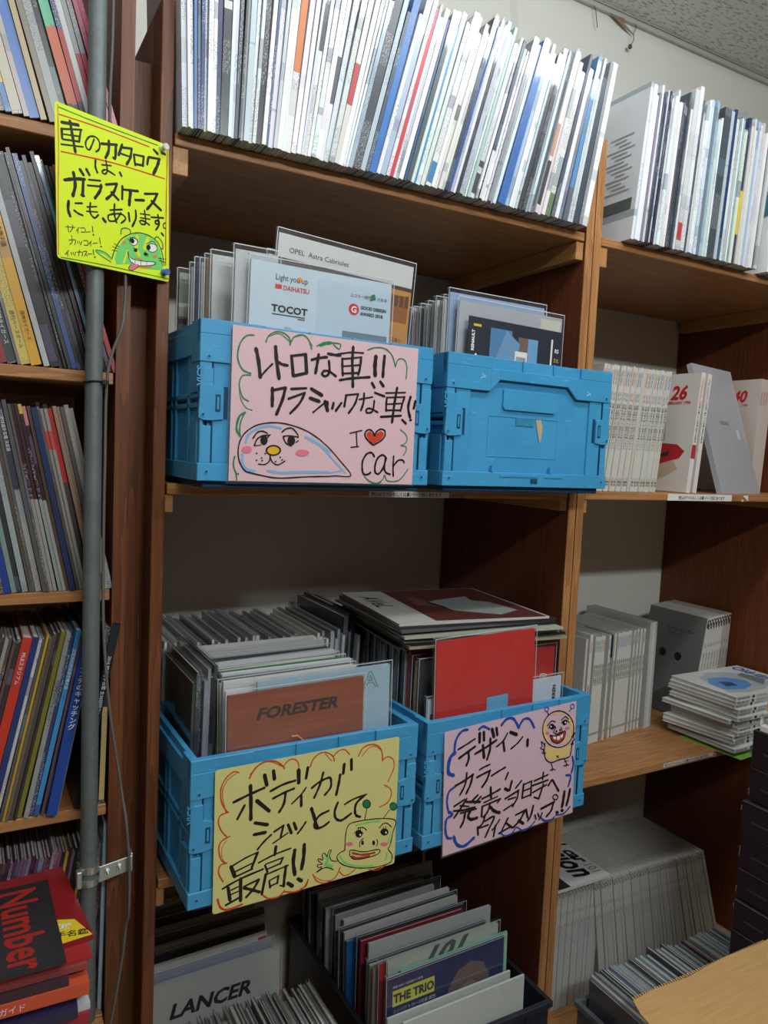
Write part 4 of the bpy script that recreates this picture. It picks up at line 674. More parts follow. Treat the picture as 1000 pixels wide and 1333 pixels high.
# ================================================================ top shelf, middle bookcase: catalogues in sleeves
WHT = [(238, 240, 242)] * 5 + [(222, 228, 232)] * 3 + [(200, 208, 214)] * 2 + [(176, 186, 194), (132, 140, 148), (76, 86, 100), (168, 196, 216), (228, 226, 216)]
sp1 = [(.006, .007, (206, 214, 222), {}), (.020, .004, (90, 120, 180), {}), (.032, .005, (40, 60, 120), {}), (.050, .006, (40, 56, 100), {}),
       (.060, .011, (36, 40, 46), dict(bands=[(.62, .66, (225, 225, 225)), (.70, .73, (225, 225, 225)), (.77, .80, (225, 225, 225)), (.84, .86, (225, 225, 225))])),
       (.086, .003, (60, 62, 70), {}), (.108, .007, (40, 44, 56), {}), (.122, .004, (52, 76, 120), {}),
       (.153, .010, (226, 226, 224), dict(bands=[(.38, .98, (206, 120, 60))])), (.183, .006, (236, 236, 236), dict(bands=[(.55, .85, (60, 62, 66))])),
       (.207, .006, (226, 228, 230), dict(bands=[(.30, .55, (80, 84, 90))])), (.235, .008, (214, 210, 206), dict(bands=[(.34, .58, (190, 60, 66))])),
       (.262, .013, (64, 70, 78), dict(h=.305)), (.292, .011, (58, 118, 186), dict(h=.300)), (.313, .009, (178, 196, 220), {}), (.326, .006, (206, 66, 80), dict(h=.283)),
       (.355, .004, (60, 90, 130), {}), (.372, .004, (70, 150, 200), {}), (.396, .009, (232, 234, 236), dict(bands=[(0.02, .14, (50, 130, 190))])),
       (.410, .007, (226, 226, 222), dict(bands=[(.45, .55, (120, 120, 116))])),
       (.430, .006, (50, 56, 70), dict(h=.305)), (.437, .005, (34, 90, 190), dict(h=.30)), (.455, .004, (40, 46, 56), {}),
       (.484, .008, (214, 220, 226), dict(bands=[(.03, .16, (60, 62, 70)), (.2, .24, (50, 50, 56))])), (.500, .006, (60, 80, 100), dict(bands=[(.0, .3, (220, 222, 224))])),
       (.519, .007, (150, 156, 160), {}), (.536, .013, (54, 112, 190), dict(h=.298)), (.553, .007, (170, 200, 226), {}),
       (.585, .007, (70, 66, 78), dict(bands=[(.0, .2, (60, 60, 66))])), (.594, .008, (52, 54, 60), dict(text=[('LIFE STYLE', .80, .0045, 'white')])),
       (.622, .007, (226, 226, 226), dict(bands=[(.05, .32, (60, 60, 70)), (.35, .55, (206, 160, 130))])), (.648, .010, (228, 230, 224), dict(bands=[(0.0, .16, (110, 140, 90))])),
       (.684, .008, (90, 150, 200), dict(bands=[(.0, .2, (110, 110, 120))])), (.700, .005, (222, 224, 226), {}), (.712, .010, (70, 84, 96), {}),
       (.729, .012, (240, 242, 242), dict(h=.305)), (.745, .010, (186, 190, 194), dict(dl=-1.0, h=.262))]
row(.006, .748, .5124, -.030, [(0, -2.5), (.08, 1.5), (.15, 5), (.20, 8), (.26, 13), (.30, 14), (.42, 15.5), (.53, 15.5), (.65, 13.5), (.70, 11), (.757, 9)],
    WHT, (.0035, .0080), (.262, .308), .212, 'from the left post on the top middle shelf', 'sleeved catalogs on the top middle shelf', specials=sp1, sleeve=.45, seed=5, yj=.004, name='catalog')
# top shelf of the right bookcase
sp2 = [(.860, .0065, (224, 228, 232), dict(h=.300, label='pale grey catalog with small print on its wide open cover, beside divider')),
       (.907, .005, (36, 44, 66), dict(text=[('PASSO', .97, .0042, 'white')])), (.915, .005, (36, 44, 66), dict(text=[('PASSO', .97, .0042, 'white')])), (.923, .005, (40, 48, 70), dict(text=[('PASSO', .97, .0042, 'white')])),
       (.942, .006, (206, 216, 224), {}), (.960, .005, (60, 66, 76), dict(h=.282, text=[('ALTEZZA', .98, .004, 'white')])), (.968, .005, (60, 66, 76), dict(h=.282, text=[('ALTEZZA', .98, .004, 'white')])),
       (.976, .005, (64, 70, 80), dict(h=.282, text=[('ALTEZZA', .98, .004, 'white')])), (.990, .011, (216, 220, 222), dict(h=.318, bands=[(.06, .17, (200, 60, 60))])),
       (1.004, .010, (226, 228, 230), dict(h=.325)), (1.040, .009, (204, 222, 236), dict(h=.31)), (1.060, .008, (170, 205, 230), dict(h=.312)), (1.084, .020, (76, 84, 92), dict(h=.305)),
       (1.106, .007, (48, 62, 110), dict(h=.308)), (1.14, .009, (150, 190, 206), {}), (1.165, .007, (60, 70, 100), dict(bands=[(.2, .5, (226, 200, 60))])),
       (1.200, .006, (232, 234, 236), dict(h=.30)), (1.245, .010, (240, 241, 242), dict(h=.31, gap=.034, label='white catalog with a huge exclamation mark on its cover, top right shelf')), (1.30, .006, (60, 60, 64), {}), (1.40, .008, (190, 60, 60), {})]
rowR = row(.868, 1.55, .5124, -.026, [(.83, 5.5), (1.0, 5.0), (1.15, 4.5), (1.5, 5)], WHT, (.004, .009), (.276, .308), .215, 'from the wooden divider on the top right shelf', 'sleeved catalogs on the top right shelf', specials=sp2, sleeve=.35, seed=9, yj=.003)

def left_face(b, t, dx=0.0):
    """paper marks on the left cover of a standing book; points are (distance from spine, height)"""
    def f(pts, c, nm='printed_panel', k=0):
        m = MB(); m.v = [(-t - .0003 - dx - k * .0001, a_, b_) for a_, b_ in pts]; m.f = [tuple(range(len(pts)))]
        return m.build(nm, PLAINC, b, color=rgb(*c), fix=True)
    return f
b0 = rowR[0]; f = left_face(b0, .0065, .0012)
f([(.010, .060), (.085, .060), (.085, .082), (.010, .082)], (96, 104, 100), 'certificate_mark')
for k in range(14): f([(.02 + (k * 7 % 5) * .006, .10 + k * .0085), (.10 - (k * 5 % 7) * .006, .10 + k * .0085), (.10 - (k * 5 % 7) * .006, .1022 + k * .0085), (.02 + (k * 7 % 5) * .006, .1022 + k * .0085)], (150, 152, 154), 'printed_line')
bx_ = next(o for o in rowR if o['label'].startswith('white catalog with a huge'))
f = left_face(bx_, .010, .0012)
f([(.008, .225), (.022, .228), (.018, .268), (.006, .266)], (40, 42, 48), 'exclamation_stroke'); f([(.010, .205), (.020, .205), (.020, .217), (.010, .217)], (40, 42, 48), 'exclamation_dot')
f([(.0, .128), (.045, .118), (.045, .165), (.02, .172), (.0, .165)], (70, 130, 150), 'printed_car_window'); f([(.0, .165), (.02, .172), (.05, .166), (.05, .172), (.02, .180), (.0, .172)], (150, 176, 190), 'printed_car_roof', 1)
f([(.012, .19), (.022, .19), (.022, .193), (.012, .193)], (60, 70, 80), 'printed_line')
# ================================================================ left bookcase rows
SPORT = [(70, 66, 70), (110, 108, 108), (46, 44, 50), (150, 148, 144), (90, 86, 84), (60, 70, 90), (128, 120, 112), (176, 174, 168)]
JP = lambda s: '\n'.join(s)
spL1 = [(-.214, .006, (222, 130, 60), dict(label='orange magazine with yellow and blue foot, top left shelf', bands=[(.0, .12, (60, 120, 190)), (.12, .3, (226, 200, 60))])),
        (-.200, .012, (186, 180, 160), dict(text=[('SPORTS TIGERS', .93, .0085, 'black')])),
        (-.184, .012, (84, 118, 184), dict(text=[('オリックス ブルーウェーブ', .95, .008, 'white')])),
        (-.170, .007, (176, 158, 120), {}), (-.160, .007, (130, 122, 110), {}),
        (-.148, .010, (158, 162, 160), {}), (-.136, .006, (108, 180, 146), dict(bands=[(.0, .10, (60, 60, 62)), (.10, .42, (204, 104, 74))])),
        (-.129, .006, (100, 176, 142), dict(bands=[(.0, .10, (60, 60, 62)), (.10, .42, (204, 104, 74))])),
        (-.121, .006, (70, 80, 110), dict(bands=[(.0, .12, (60, 60, 62)), (.12, .42, (176, 60, 60))])),
        (-.112, .007, (196, 200, 200), dict(text=[('阪神タイガース公式', .95, .0058, 'grey')])),
        (-.104, .006, (150, 152, 150), dict(bands=[(.0, .34, (170, 60, 80))])), (-.096, .006, (140, 140, 142), dict(bands=[(.0, .34, (170, 60, 80))])),
        (-.088, .006, (190, 90, 116), {}), (-.079, .006, (196, 96, 120), {})]
row(-.30, -.074, .4855, -.004, [(-.3, -17), (-.2, -16), (-.1, -17), (-.07, -18)], SPORT, (.005, .008), (.285, .295), .22, 'from the left on the top left shelf', 'sports magazines on the top left shelf', name='magazine', cat='magazine', specials=spL1, sleeve=.4, seed=11, yj=.002)
spL2 = [(-.214, .008, (176, 50, 60), dict(bands=[(.0, .1, (150, 40, 50))])), (-.203, .011, (66, 76, 76), dict(text=[('阪神タイガース', .26, .0065, 'white')])),
        (-.1885, .0115, (206, 184, 96), dict(text=[('週刊ベースボール', .26, .0062, 'black')], label='pale mustard magazine spine on the second left shelf, left of golden one')),
        (-.1755, .0125, (224, 170, 34), dict(text=[('グラフィック甲子園', .78, .0068, 'black'), ('阪神タイガース', .26, .0055, 'black')], label='golden yellow magazine spine on the second left shelf')),
        (-.161, .007, (176, 178, 180), {}), (-.152, .010, (40, 44, 50), {}), (-.130, .006, (60, 84, 140), {}), (-.1, .004, (100, 150, 180), {}), (-.074, .006, (170, 70, 60), {})]
row(-.31, -.072, .1735, .002, [(-.3, -17), (-.2, -15), (-.12, -16), (-.07, -17)], [(38, 36, 40), (60, 58, 62), (50, 42, 44), (84, 78, 76), (32, 32, 38), (120, 118, 118), (84, 58, 52)], (.0028, .0055), (.268, .285), .21,
    'from the left on the second left shelf', 'sports magazines on the second left shelf', name='magazine', cat='magazine', specials=spL2, sleeve=.3, seed=12, yj=.003)
spL3 = [(-.232, .006, (120, 150, 160), dict(bands=[(.80, .88, (206, 180, 80))])), (-.216, .006, (140, 156, 150), dict(bands=[(.80, .88, (206, 180, 80))])), (-.208, .008, (42, 66, 140), dict(bands=[(.80, .88, (206, 180, 80)), (.88, 1.0, (24, 60, 80))])),
        (-.198, .006, (128, 150, 140), {}), (-.188, .007, (150, 160, 160), {}), (-.170, .007, (156, 152, 150), dict(bands=[(.55, 1.0, (60, 56, 78))], text=[('プロ野球選手名鑑 決定版', .97, .005, 'white')])),
        (-.150, .004, (52, 34, 40), dict(bands=[(0, .5, (150, 146, 140))])), (-.146, .004, (60, 36, 44), dict(bands=[(0, .5, (150, 150, 144))])), (-.141, .004, (54, 34, 40), dict(bands=[(0, .5, (140, 150, 144)), (.95, 1, (200, 170, 60))])),
        (-.137, .004, (50, 34, 40), dict(bands=[(0, .5, (150, 150, 150)), (.9, 1, (190, 120, 130))])), (-.128, .007, (36, 50, 90), {}), (-.112, .004, (140, 136, 130), dict(bands=[(.78, .88, (196, 60, 54))])),
        (-.107, .004, (150, 146, 140), dict(bands=[(.78, .88, (196, 60, 54))])), (-.102, .006, (176, 44, 44), dict(bands=[(0, .6, (70, 60, 60))])), (-.085, .005, (90, 84, 86), {}), (-.074, .005, (140, 136, 136), {})]
row(-.31, -.070, -.1285, .0, [(-.3, -12), (-.2, -11), (-.12, -12), (-.06, -13)], [(90, 86, 86), (60, 54, 58), (150, 146, 140), (120, 128, 124), (80, 60, 60), (150, 120, 100)], (.0032, .0055), (.252, .26), .19,
    'from the left on the third left shelf', 'sports magazines on the third left shelf', name='magazine', cat='magazine', specials=spL3, sleeve=.25, seed=13, yj=.003)
spL4 = [(-.240, .012, (196, 56, 40), dict(text=[('MLBスタジアム', .92, .0065, 'white')], label='bright red magazine leaning on the fourth left shelf')), (-.226, .008, (40, 56, 110), {}), (-.2165, .004, (190, 190, 190), {}), (-.211, .003, (190, 150, 50), {}),
        (-.192, .006, (126, 122, 44), {}), (-.184, .006, (150, 154, 150), dict(text=[('プロ野球スカウティングレポート', .75, .0045, 'black')])), (-.176, .005, (56, 66, 110), {}), (-.169, .0065, (62, 140, 196), dict(h=.262, bands=[(0, .06, (60, 90, 150))], text=[('全国高校野球選手権大会', .9, .0052, 'white')])),
        (-.140, .011, (24, 26, 34), dict(gap=.0185, text=[('2016 MLB選手名鑑 全30球団コンプリートガイド', .82, .0060, 'white')], h=.268, label='black player guide, the one touching the thick blue catching book')), (-.1275, .012, (26, 26, 32), dict(text=[('2017 MLB選手名鑑 全30球団コンプリートガイド', .70, .0056, 'white')], h=.262))]
row(-.31, -.126, -.4425, .0, [(-.3, 13), (-.2, 12), (-.15, 11), (-.12, 9), (-.09, 6)], [(120, 116, 110), (90, 78, 74), (60, 44, 44), (150, 146, 140), (80, 70, 60)], (.0035, .006), (.252, .262), .19,
    'from the left on the fourth left shelf', 'sports magazines on the fourth left shelf', name='magazine', cat='magazine', specials=spL4, sleeve=.2, seed=14, yj=.003)
kb = book('book', 'thick blue catching handbook with big white Japanese title', 'book', (-.118, -.010, -.4425), .0135, .19, .272, (30, 74, 160), lean=math.radians(10.5), mat=PLAINC)
kb.location.x = -.1405
text(JP('ジョニー・ベンチのキャッチング'), .0098, plain('print_white', PRC['white']), kb, (-.0105, -.0003, .252), name='spine_lettering', bold=.0002).data.transform(Matrix.Diagonal((1, .95, 1, 1)))
spL5 = [(-.206, .006, (60, 130, 150), {}), (-.190, .004, (150, 150, 160), {}), (-.183, .004, (150, 50, 90), {}), (-.165, .004, (206, 180, 60), {}), (-.140, .004, (220, 200, 50), {}), (-.118, .004, (150, 120, 160), {}), (-.105, .004, (196, 140, 60), {})]
row(-.31, -.088, -.7645, .03, [(-.3, 12), (-.2, 11), (-.1, 7), (-.08, 4)], [(70, 44, 66), (96, 60, 90), (50, 34, 48), (84, 40, 50), (120, 96, 120), (40, 34, 44)], (.0032, .005), (.246, .256), .19,
    'from the left on the fifth left shelf', 'purple sports magazines on the fifth left shelf', name='magazine', cat='magazine', specials=spL5, sleeve=.1, seed=15, yj=.003)
book('magazine', 'pale blue magazine in sleeve standing alone right of the steel pipe', 'magazine', (-.0745, .012, -.7645), .005, .21, .286, (150, 176, 196), lean=math.radians(1), sleeve=True)
# ================================================================ lying magazines before the left bookcase
def lying(name, label, cat, loc, w, d, t, c, yaw=0.0, group=None, tiltx=0.0, tilty=0.0, spine=None, mat=None):
    """lies flat: local x along the spine, spine facing -y, z up"""
    r = thing(name, label, cat, loc, (tiltx, tilty, yaw), group)
    ct = min(.0007, t * .2)
    MB().prism([(0, 0), (d, 0), (d, ct), (ct, ct), (ct, t - ct), (d, t - ct), (d, t), (0, t)], 0, w, 'x').build('cover', mat or PLAINC, r, color=rgb(*c), fix=True)
    box(.0012, ct, ct, w - .0012, d - .001, t - ct).build('pages', PAGES, r)
    if spine:
        patch_top = MB(); patch_top.quad((.0, -.0001, 0), (w, -.0001, 0), (w, -.0001, t), (0, -.0001, t)); patch_top.build('printed_spine', PLAINC, r, color=rgb(*spine))
    return r
def toppatch(r, pts, z, c, name='printed_panel', mat=None):
    m = MB(); m.v = [(a, b, z) for a, b in pts]; m.f = [tuple(range(len(pts)))]; return m.build(name, mat or PLAINC, r, color=rgb(*c))
st = thing('stool', 'low wooden stool under the lying sports magazines', 'stool', (-.42, -.26, ZF))
box(0, 0, .540, .34, .225, .560).build('seat', WX, st, bev=.002)
for a in (.01, .305):
    for b in (.01, .19): box(a, b, 0, a + .025, b + .025, .540).build('leg', WZ, st)
LS = [((70, 66, 74), .008), ((210, 206, 200), .012), ((60, 58, 62), .016), ((150, 40, 50), .012), ((40, 40, 50), .014), ((196, 192, 186), .010), ((40, 40, 44), .014), ((214, 212, 206), .010), ((96, 150, 60), .010), ((222, 222, 222), .010), ((166, 36, 50), .014),
      ((206, 208, 214), .008), ((44, 40, 72), .012), ((54, 60, 110), .006), ((210, 86, 56), .016), ((60, 40, 50), .008), ((150, 70, 66), .007), ((170, 40, 44), .004)]
z = ZF + .560; nL = len(LS); R = random.Random(3)
tot = sum(t for c, t in LS)
for i, (c, t) in enumerate(LS):
    k = nL + 2 - i
    lx = -.385 + R.uniform(-.006, .012); wv = .257
    o = lying('magazine', f'{cname(c)} magazine lying in the front left stack, {nth(k)} from its top', 'magazine', (lx - (.018 if i % 3 == 0 else 0), -.196 + R.uniform(-.008, .006), z), wv, .185, t, c, R.uniform(-.05, .03), 'sports magazines lying before the left bookcase')
    fw = plain('print_white', PRC['white'])
    if i >= nL - 7:
        text(('週刊ベースボール 選手名鑑 特集号', '月刊 野球小僧', '高校野球 完全ガイド')[i % 3], t * .6, fw if sum(c) < 480 else plain('print_black', PRC['black']), o, (.10, -.0004, t * .22), name='spine_lettering')
    z += t + .0003
rd = lying('magazine', 'red magazine with a yellow band, turned askew under the dark one', 'magazine', (-.345, -.172, z), .235, .182, .006, (140, 28, 32), -.0, 'sports magazines lying before the left bookcase')
rd.rotation_euler.z = .10; rd.location = (-.345, -.178, z)
rw = rd
toppatch(rd, [(.160, .002), (.234, .002), (.222, .045), (.16, .075)], .0062, (232, 204, 40))
text('プロ野球', .013, plain('print_white', PRC['white']), rd, (.165, .046, .0064), (0, 0, -.35), name='cover_lettering', bold=.0004)
text('選手名鑑', .013, plain('print_black', PRC['black']), rd, (.180, .020, .0064), (0, 0, -.25), name='cover_lettering', bold=.0002)
text('S', .07, plain('print_black', PRC['black']), rd, (.150, .10, .0064), (0, 0, 0), name='cover_lettering', bold=.004)
z += .0065
nb = lying('magazine', 'dark magazine with a big red masthead, topmost of the front left stack', 'magazine', (-.405, -.202, z), .257, .186, .005, (44, 42, 44), 0.02, 'sports magazines lying before the left bookcase')
text('Number', .062, plain('masthead_red', rgb(160, 40, 34)), nb, (.197, .176, .0053), (0, 0, -math.pi / 2), name='masthead', sx=.82, bold=.0015)
toppatch(nb, [(.13, .05), (.18, .07), (.185, .14), (.15, .15), (.12, .11)], .0051, (96, 92, 96), name='printed_picture')
toppatch(nb, [(.06, .06), (.11, .05), (.12, .12), (.08, .15)], .0051, (120, 84, 70), name='printed_picture')

o = book('magazine', 'thin black magazine with a tan band, upright between pipe and bookcase side', 'magazine', (-.0765, .004, -.4425), .007, .19, .258, (52, 50, 50), lean=math.radians(1.2), bands=[(0.02, .55, (190, 168, 112))])
# ================================================================ crate contents
TR = .0040   # tray floor thickness
GREYS = [(206, 208, 208), (176, 180, 182), (226, 228, 228), (146, 150, 154), (96, 100, 108), (60, 64, 72), (214, 208, 192)]
pw, pk, pr_ = plain('print_white', PRC['white']), plain('print_black', PRC['black']), plain('print_red', PRC['red'])
pg = plain('print_grey', PRC['grey'])
z1 = .0318 + TR + .0004
def stack_front(X, Y0, n, z, w, h, where, group, cols, seed, dy=.010, dx=-.0012, tilt=0.0, tt=(.004, .007), wj=.012, hj=.012, back=0.0):
    """cover-on catalogues one behind the other, from the front back"""
    R = random.Random(seed); y = Y0; out = []
    for i in range(n):
        t = R.uniform(*tt); c = cols[i % len(cols)]
        lab = f"{cname(c)} catalog, {nth(i + 1)} {where}"
        o = front_cat(lab, X + dx * i + R.uniform(-wj, wj) * .4, y, z, w + R.uniform(-wj, wj) * .5, h + R.uniform(-hj, hj), t, c, tilt=tilt + R.uniform(-.01, .01), group=group, sleeve=(i % 2 == 0), back=back)
        y += max(dy, t + .0032); out.append(o)
    return out
# --- left crate on the middle shelf
a = front_cat('pale blue minicar brochure in a clear sleeve at the crate front', .086, -.086, z1, .222, .301, .005, (196, 214, 226), tilt=-.012, group=None)
text('Light you up', .0118, pk, a, (.036, -.00035, .279), name='cover_lettering', sx=.83)
patch(a, .036, .2665, .046, .273, (200, 40, 40)); text('DAIHATSU', .0092, pr_, a, (.048, -.00035, .2660), name='cover_lettering', sx=.90, bold=.0002)
m = MB(); m.cyl((.0725, .2835), .0038, -.0003, -.0002, 'y', 16); m.build('orange_dot', plain('print_orange', rgb(226, 150, 50)), a, fix=True)
text('TOCOT', .0135, pk, a, (.032, -.00035, .2350), name='cover_lettering', sx=1.13, bold=.0005); patch(a, .033, .2305, .083, .2322, (40, 40, 40)); patch(a, .072, .2275, .083, .2295, (90, 90, 90))
text('2018.6', .0042, pg, a, (.052, -.00035, .213), name='cover_lettering'); patch(a, .034, .188, .037, .196, (30, 30, 50))
patch(a, .100, .10, .222, .290, (186, 208, 224), name='pale_photo')
text('エコカー減税', .0058, pg, a, (.153, -.0004, .273), name='cover_lettering', bold=.0001); text('対象車', .0058, pg, a, (.198, -.0004, .273), name='cover_lettering')
m = MB(); m.v = [(.186, -.0004, .270), (.196, -.0004, .274), (.194, -.0004, .282), (.188, -.0004, .280)]; m.f = [(0, 1, 2, 3)]; m.build('green_leaf_mark', plain('print_green', PRC['green']), a)
m = MB(); m.prism([(.160 + .0085 * math.cos(k * math.pi / 10), .255 + .0085 * math.sin(k * math.pi / 10)) for k in range(20)], -.0004, -.0002, 'y'); m.build('award_disc', plain('print_red', PRC['red']), a, fix=True)
text('G', .013, pw, a, (.1553, -.0006, .2505), name='award_letter', bold=.0004)
text('GOOD DESIGN', .0068, pk, a, (.171, -.0004, .2570), name='cover_lettering', bold=.0003, sx=.93); text('AWARD 2018', .0068, pk, a, (.171, -.0004, .2480), name='cover_lettering', bold=.0003, sx=.93)
patch(a, .143, .150, .218, .222, (110, 130, 140), y=-.00025, name='shop_awning'); patch(a, .150, .186, .214, .206, (60, 92, 112), y=-.0003, name='shop_sign')
text('ORDER HERE', .0100, plain('print_white', PRC['white']), a, (.152, -.00045, .1915), name='cover_lettering', sx=.95, bold=.0003)
b = front_cat('narrow grey leaflet standing just behind the pale blue minicar brochure', .070, -.074, z1, .062, .314, .006, (188, 192, 196), tilt=-.004)
o = front_cat('tall open-car brochure in clear sleeve with golden photo, behind the minicar brochure', .116, -.060, z1, .226, .352, .006, (206, 208, 206), tilt=-.065)
patch(o, .0, .15, .226, .318, (70, 52, 44), y=-.00012, name='dark_photo'); patch(o, .150, .0, .226, .312, (196, 138, 66), y=-.00025, name='golden_photo')
patch(o, .165, .262, .222, .304, (150, 90, 36), y=-.0003, name='skyline')
for k in range(9): patch(o, .140 + k * .0095, .286, .1465 + k * .0095, .296 + (k * 37 % 9) * .0011, (96, 60, 34), y=-.00035, name='photo_building')
text('OPEL  Astra Cabriolet', .0105, plain('print_black', PRC['black']), o, (.017, -.0003, .327), name='cover_lettering')
text('CABRIO', .010, plain('gold_print', rgb(226, 180, 90)), o, (.128, -.0004, .290), name='cover_lettering', bold=.0002)
text('写真と', .007, plain('print_black', PRC['black']), o, (.196, -.0004, .232), name='cover_lettering')
for (X, Y, w_, h_, c, lab) in ((.128, -.048, .232, .322, (228, 230, 230), 'white brochure edging out right of the golden photo brochure'), (.126, -.038, .226, .306, (150, 60, 56), 'dull red brochure just behind the white one at crate right'),
                               (.052, -.030, .224, .312, (196, 198, 198), 'light grey brochure behind the grey backed one, left crate'), (.047, -.018, .222, .308, (140, 110, 84), 'brown brochure strip seen left of the grey brochures'),
                               (.043, -.008, .222, .304, (226, 228, 230), 'white brochure strip left of the brown one in left crate'), (.038, .002, .222, .306, (52, 60, 110), 'navy brochure strip at the left of the middle shelf crate'),
                               (.034, .014, .222, .300, (206, 208, 204), 'pale brochure behind the navy strip in left crate')):
    front_cat(lab, X, Y, z1, w_, h_, .006, c)
o = front_cat('greenish clear folder at the far left of the middle shelf crate', .028, .060, z1, .215, .300, .008, (126, 136, 124))
patch(o, .0, .235, .06, .255, (206, 206, 196), name='label_band'); patch(o, .0, .224, .06, .232, (60, 60, 90), name='label_band')
for i in range(4):
    c = [(216, 218, 220), (120, 126, 130), (196, 200, 190), (70, 76, 90)][i]
    front_cat(f'{cname(c)} catalog, {nth(i + 1)} behind the greenish folder in left crate', .060 + i * .006, .076 + i * .012, z1, .22, .285 - i * .006, .007, c)
# --- right crate on the middle shelf
rb = thing('catalog', 'dark sports-car brochure with a price sticker, slipped before grey catalog', 'catalog', (.4590, -.0775, .106), (0, .020, .0237))
box(0, 0, .0, .203, .0012, .203).build('cover', PLAINC, rb, color=rgb(46, 52, 62))
patch(rb, .046, .0, .092, .190, (84, 130, 176), name='blue_photo'); patch(rb, .106, .0, .128, .182, (116, 98, 90), y=-.0002, name='photo_strip'); patch(rb, .128, .0, .150, .182, (110, 160, 200), y=-.0002, name='blue_photo')
m = MB(); m.v = [(.050, -.0003, .12), (.098, -.0003, .10), (.110, -.0003, .17), (.080, -.0003, .19)]; m.f = [(0, 1, 2, 3)]; m.build('photo_streak', PLAINC, rb, color=rgb(110, 150, 186))
patch(rb, .010, .188, .026, .192, (222, 190, 60), y=-.0003, name='yellow_mark')
text('RENAULT', .0078, pw, rb, (.013, -.0004, .148), (math.pi / 2, -math.pi / 2, 0), name='cover_lettering', bold=.0003)
m = MB(); m.prism([(.018, .127), (.0255, .136), (.018, .145), (.0105, .136)], -.0004, -.0002, 'y'); m.build('diamond_mark', pw, rb, fix=True)
m = MB(); m.prism([(.018, .131), (.0222, .136), (.018, .141), (.0138, .136)], -.0006, -.0004, 'y'); m.build('diamond_hole', plain('print_navy', rgb(46, 52, 62)), rb, fix=True)
patch(rb, .100, .128, .127, .158, (226, 226, 222), y=-.0006, name='price_sticker')
for k in range(12): patch(rb, .103 + k * .0018, .139 + (k % 2) * .002, .1039 + k * .0018, .149, (40, 40, 40), y=-.0008, name='barcode_bar')
patch(rb, .180, .0, .184, .188, (226, 226, 226), y=-.0003, name='white_stripe')
text('Z.E.', .008, plain('print_yellow', PRC['yellow']), rb, (.188, -.0004, .150), name='cover_lettering'); text('RS', .009, pw, rb, (.189, -.0004, .166), name='cover_lettering', bold=.0002)
g = front_cat('grey catalog in shiny sleeve, foremost in the bare blue crate', .4490, -.0640, z1, .226, .298, .006, (176, 180, 186), yaw=.0237, tilt=-.01)
patch(g, .176, .262, .222, .292, (206, 206, 190), name='pale_corner')
front_cat('clear blue sleeve peeping out above the grey catalog in bare crate', .4420, -.0500, z1, .205, .312, .004, (150, 174, 206), yaw=.0237)
Rr = random.Random(21)
wh = [(214, 216, 214), (196, 200, 198), (222, 222, 216), (180, 184, 180), (150, 154, 150), (206, 210, 210), (90, 94, 98), (214, 210, 200), (196, 170, 178), (176, 184, 206), (44, 90, 160), (226, 228, 230), (214, 224, 230), (50, 130, 100), (196, 204, 204), (120, 124, 128)]
for i, c in enumerate(wh):
    front_cat(f'{cname(c)} catalog, {nth(i + 1)} behind the shiny grey one in bare crate', .4375 - i * .0004 + (.0015 if i % 2 else 0), -.042 + i * .0112, z1, .21 + Rr.uniform(0, .02), .300 - max(0, i - 7) * .0015 + Rr.uniform(-.004, .004), .0065, c, group='catalogs in the bare blue crate', sleeve=i % 2 == 0)
# --- left crate on the lower shelf
z3 = -.5670 + TR + .0004
f = front_cat('brown wood-toned station wagon brochure with dark capital title', .0790, -.0925, z3, .219, .2890, .005, (138, 70, 44), tilt=.022, yaw=.0174)
n = NT('brushed_copper_print'); ob = n.obj()
n.set(n.mix(n.noise(n.mapping(ob, (4, 4, 90)), 1.0, 3), rgb(116, 52, 32), rgb(168, 92, 60)), .35, .5); f.children[0].active_material = n.m
text('FORESTER', .0235, plain('title_dark', rgb(46, 28, 24)), f, (.042, -.0003, .248), name='cover_lettering', sx=1.22, bold=.0009, shear=.25)
m = MB(); m.v = [(0, -.0002, 0), (.219, -.0002, 0), (.219, -.0002, .182), (.15, -.0002, .176), (.09, -.0002, .172), (.0, -.0002, .190)]; m.f = [tuple(range(6))]; m.build('pale_landscape', PLAINC, f, color=rgb(150, 130, 156))
m = MB().tube([(.098, -.0006, .214), (.108, -.0006, .213), (.116, -.0006, .206), (.122, -.0006, .192)], .0016, 6); m.build('curved_glare_mark', plain('print_copper', rgb(206, 136, 96)), f)  # glare on the cover drawn as a copper-coloured curve
la_ = front_cat('light blue catalog with an outlined capital letter, right of brown brochure', .126, -.081, z3, .225, .3010, .0055, (168, 196, 212), tilt=.020, yaw=.0174)
text('A', .036, plain('outline_teal', rgb(96, 150, 158)), la_, (.176, -.0003, .268), name='cover_lettering', sx=1.1, bold=.0012); text('A', .036, plain('pale_blue_print', rgb(168, 196, 212)), la_, (.176, -.0006, .268), name='letter_inside', sx=1.1, bold=-.0006)
for k, c in enumerate([(200, 60, 50), (206, 110, 60), (214, 160, 60), (110, 170, 90)]): patch(la_, .1745, .262 - k * .028, .178, .266 - k * .028, c, y=-.0004, name='index_mark')
s3 = [(226, 228, 228), (206, 208, 204), (222, 216, 196), (196, 200, 204), (92, 96, 104), (214, 216, 216), (36, 130, 76), (214, 206, 190), (52, 58, 76), (206, 210, 210), (190, 150, 120), (226, 226, 222), (60, 64, 72), (196, 198, 198), (150, 120, 100), (206, 206, 206), (60, 70, 100), (216, 216, 210)]
y = -.069
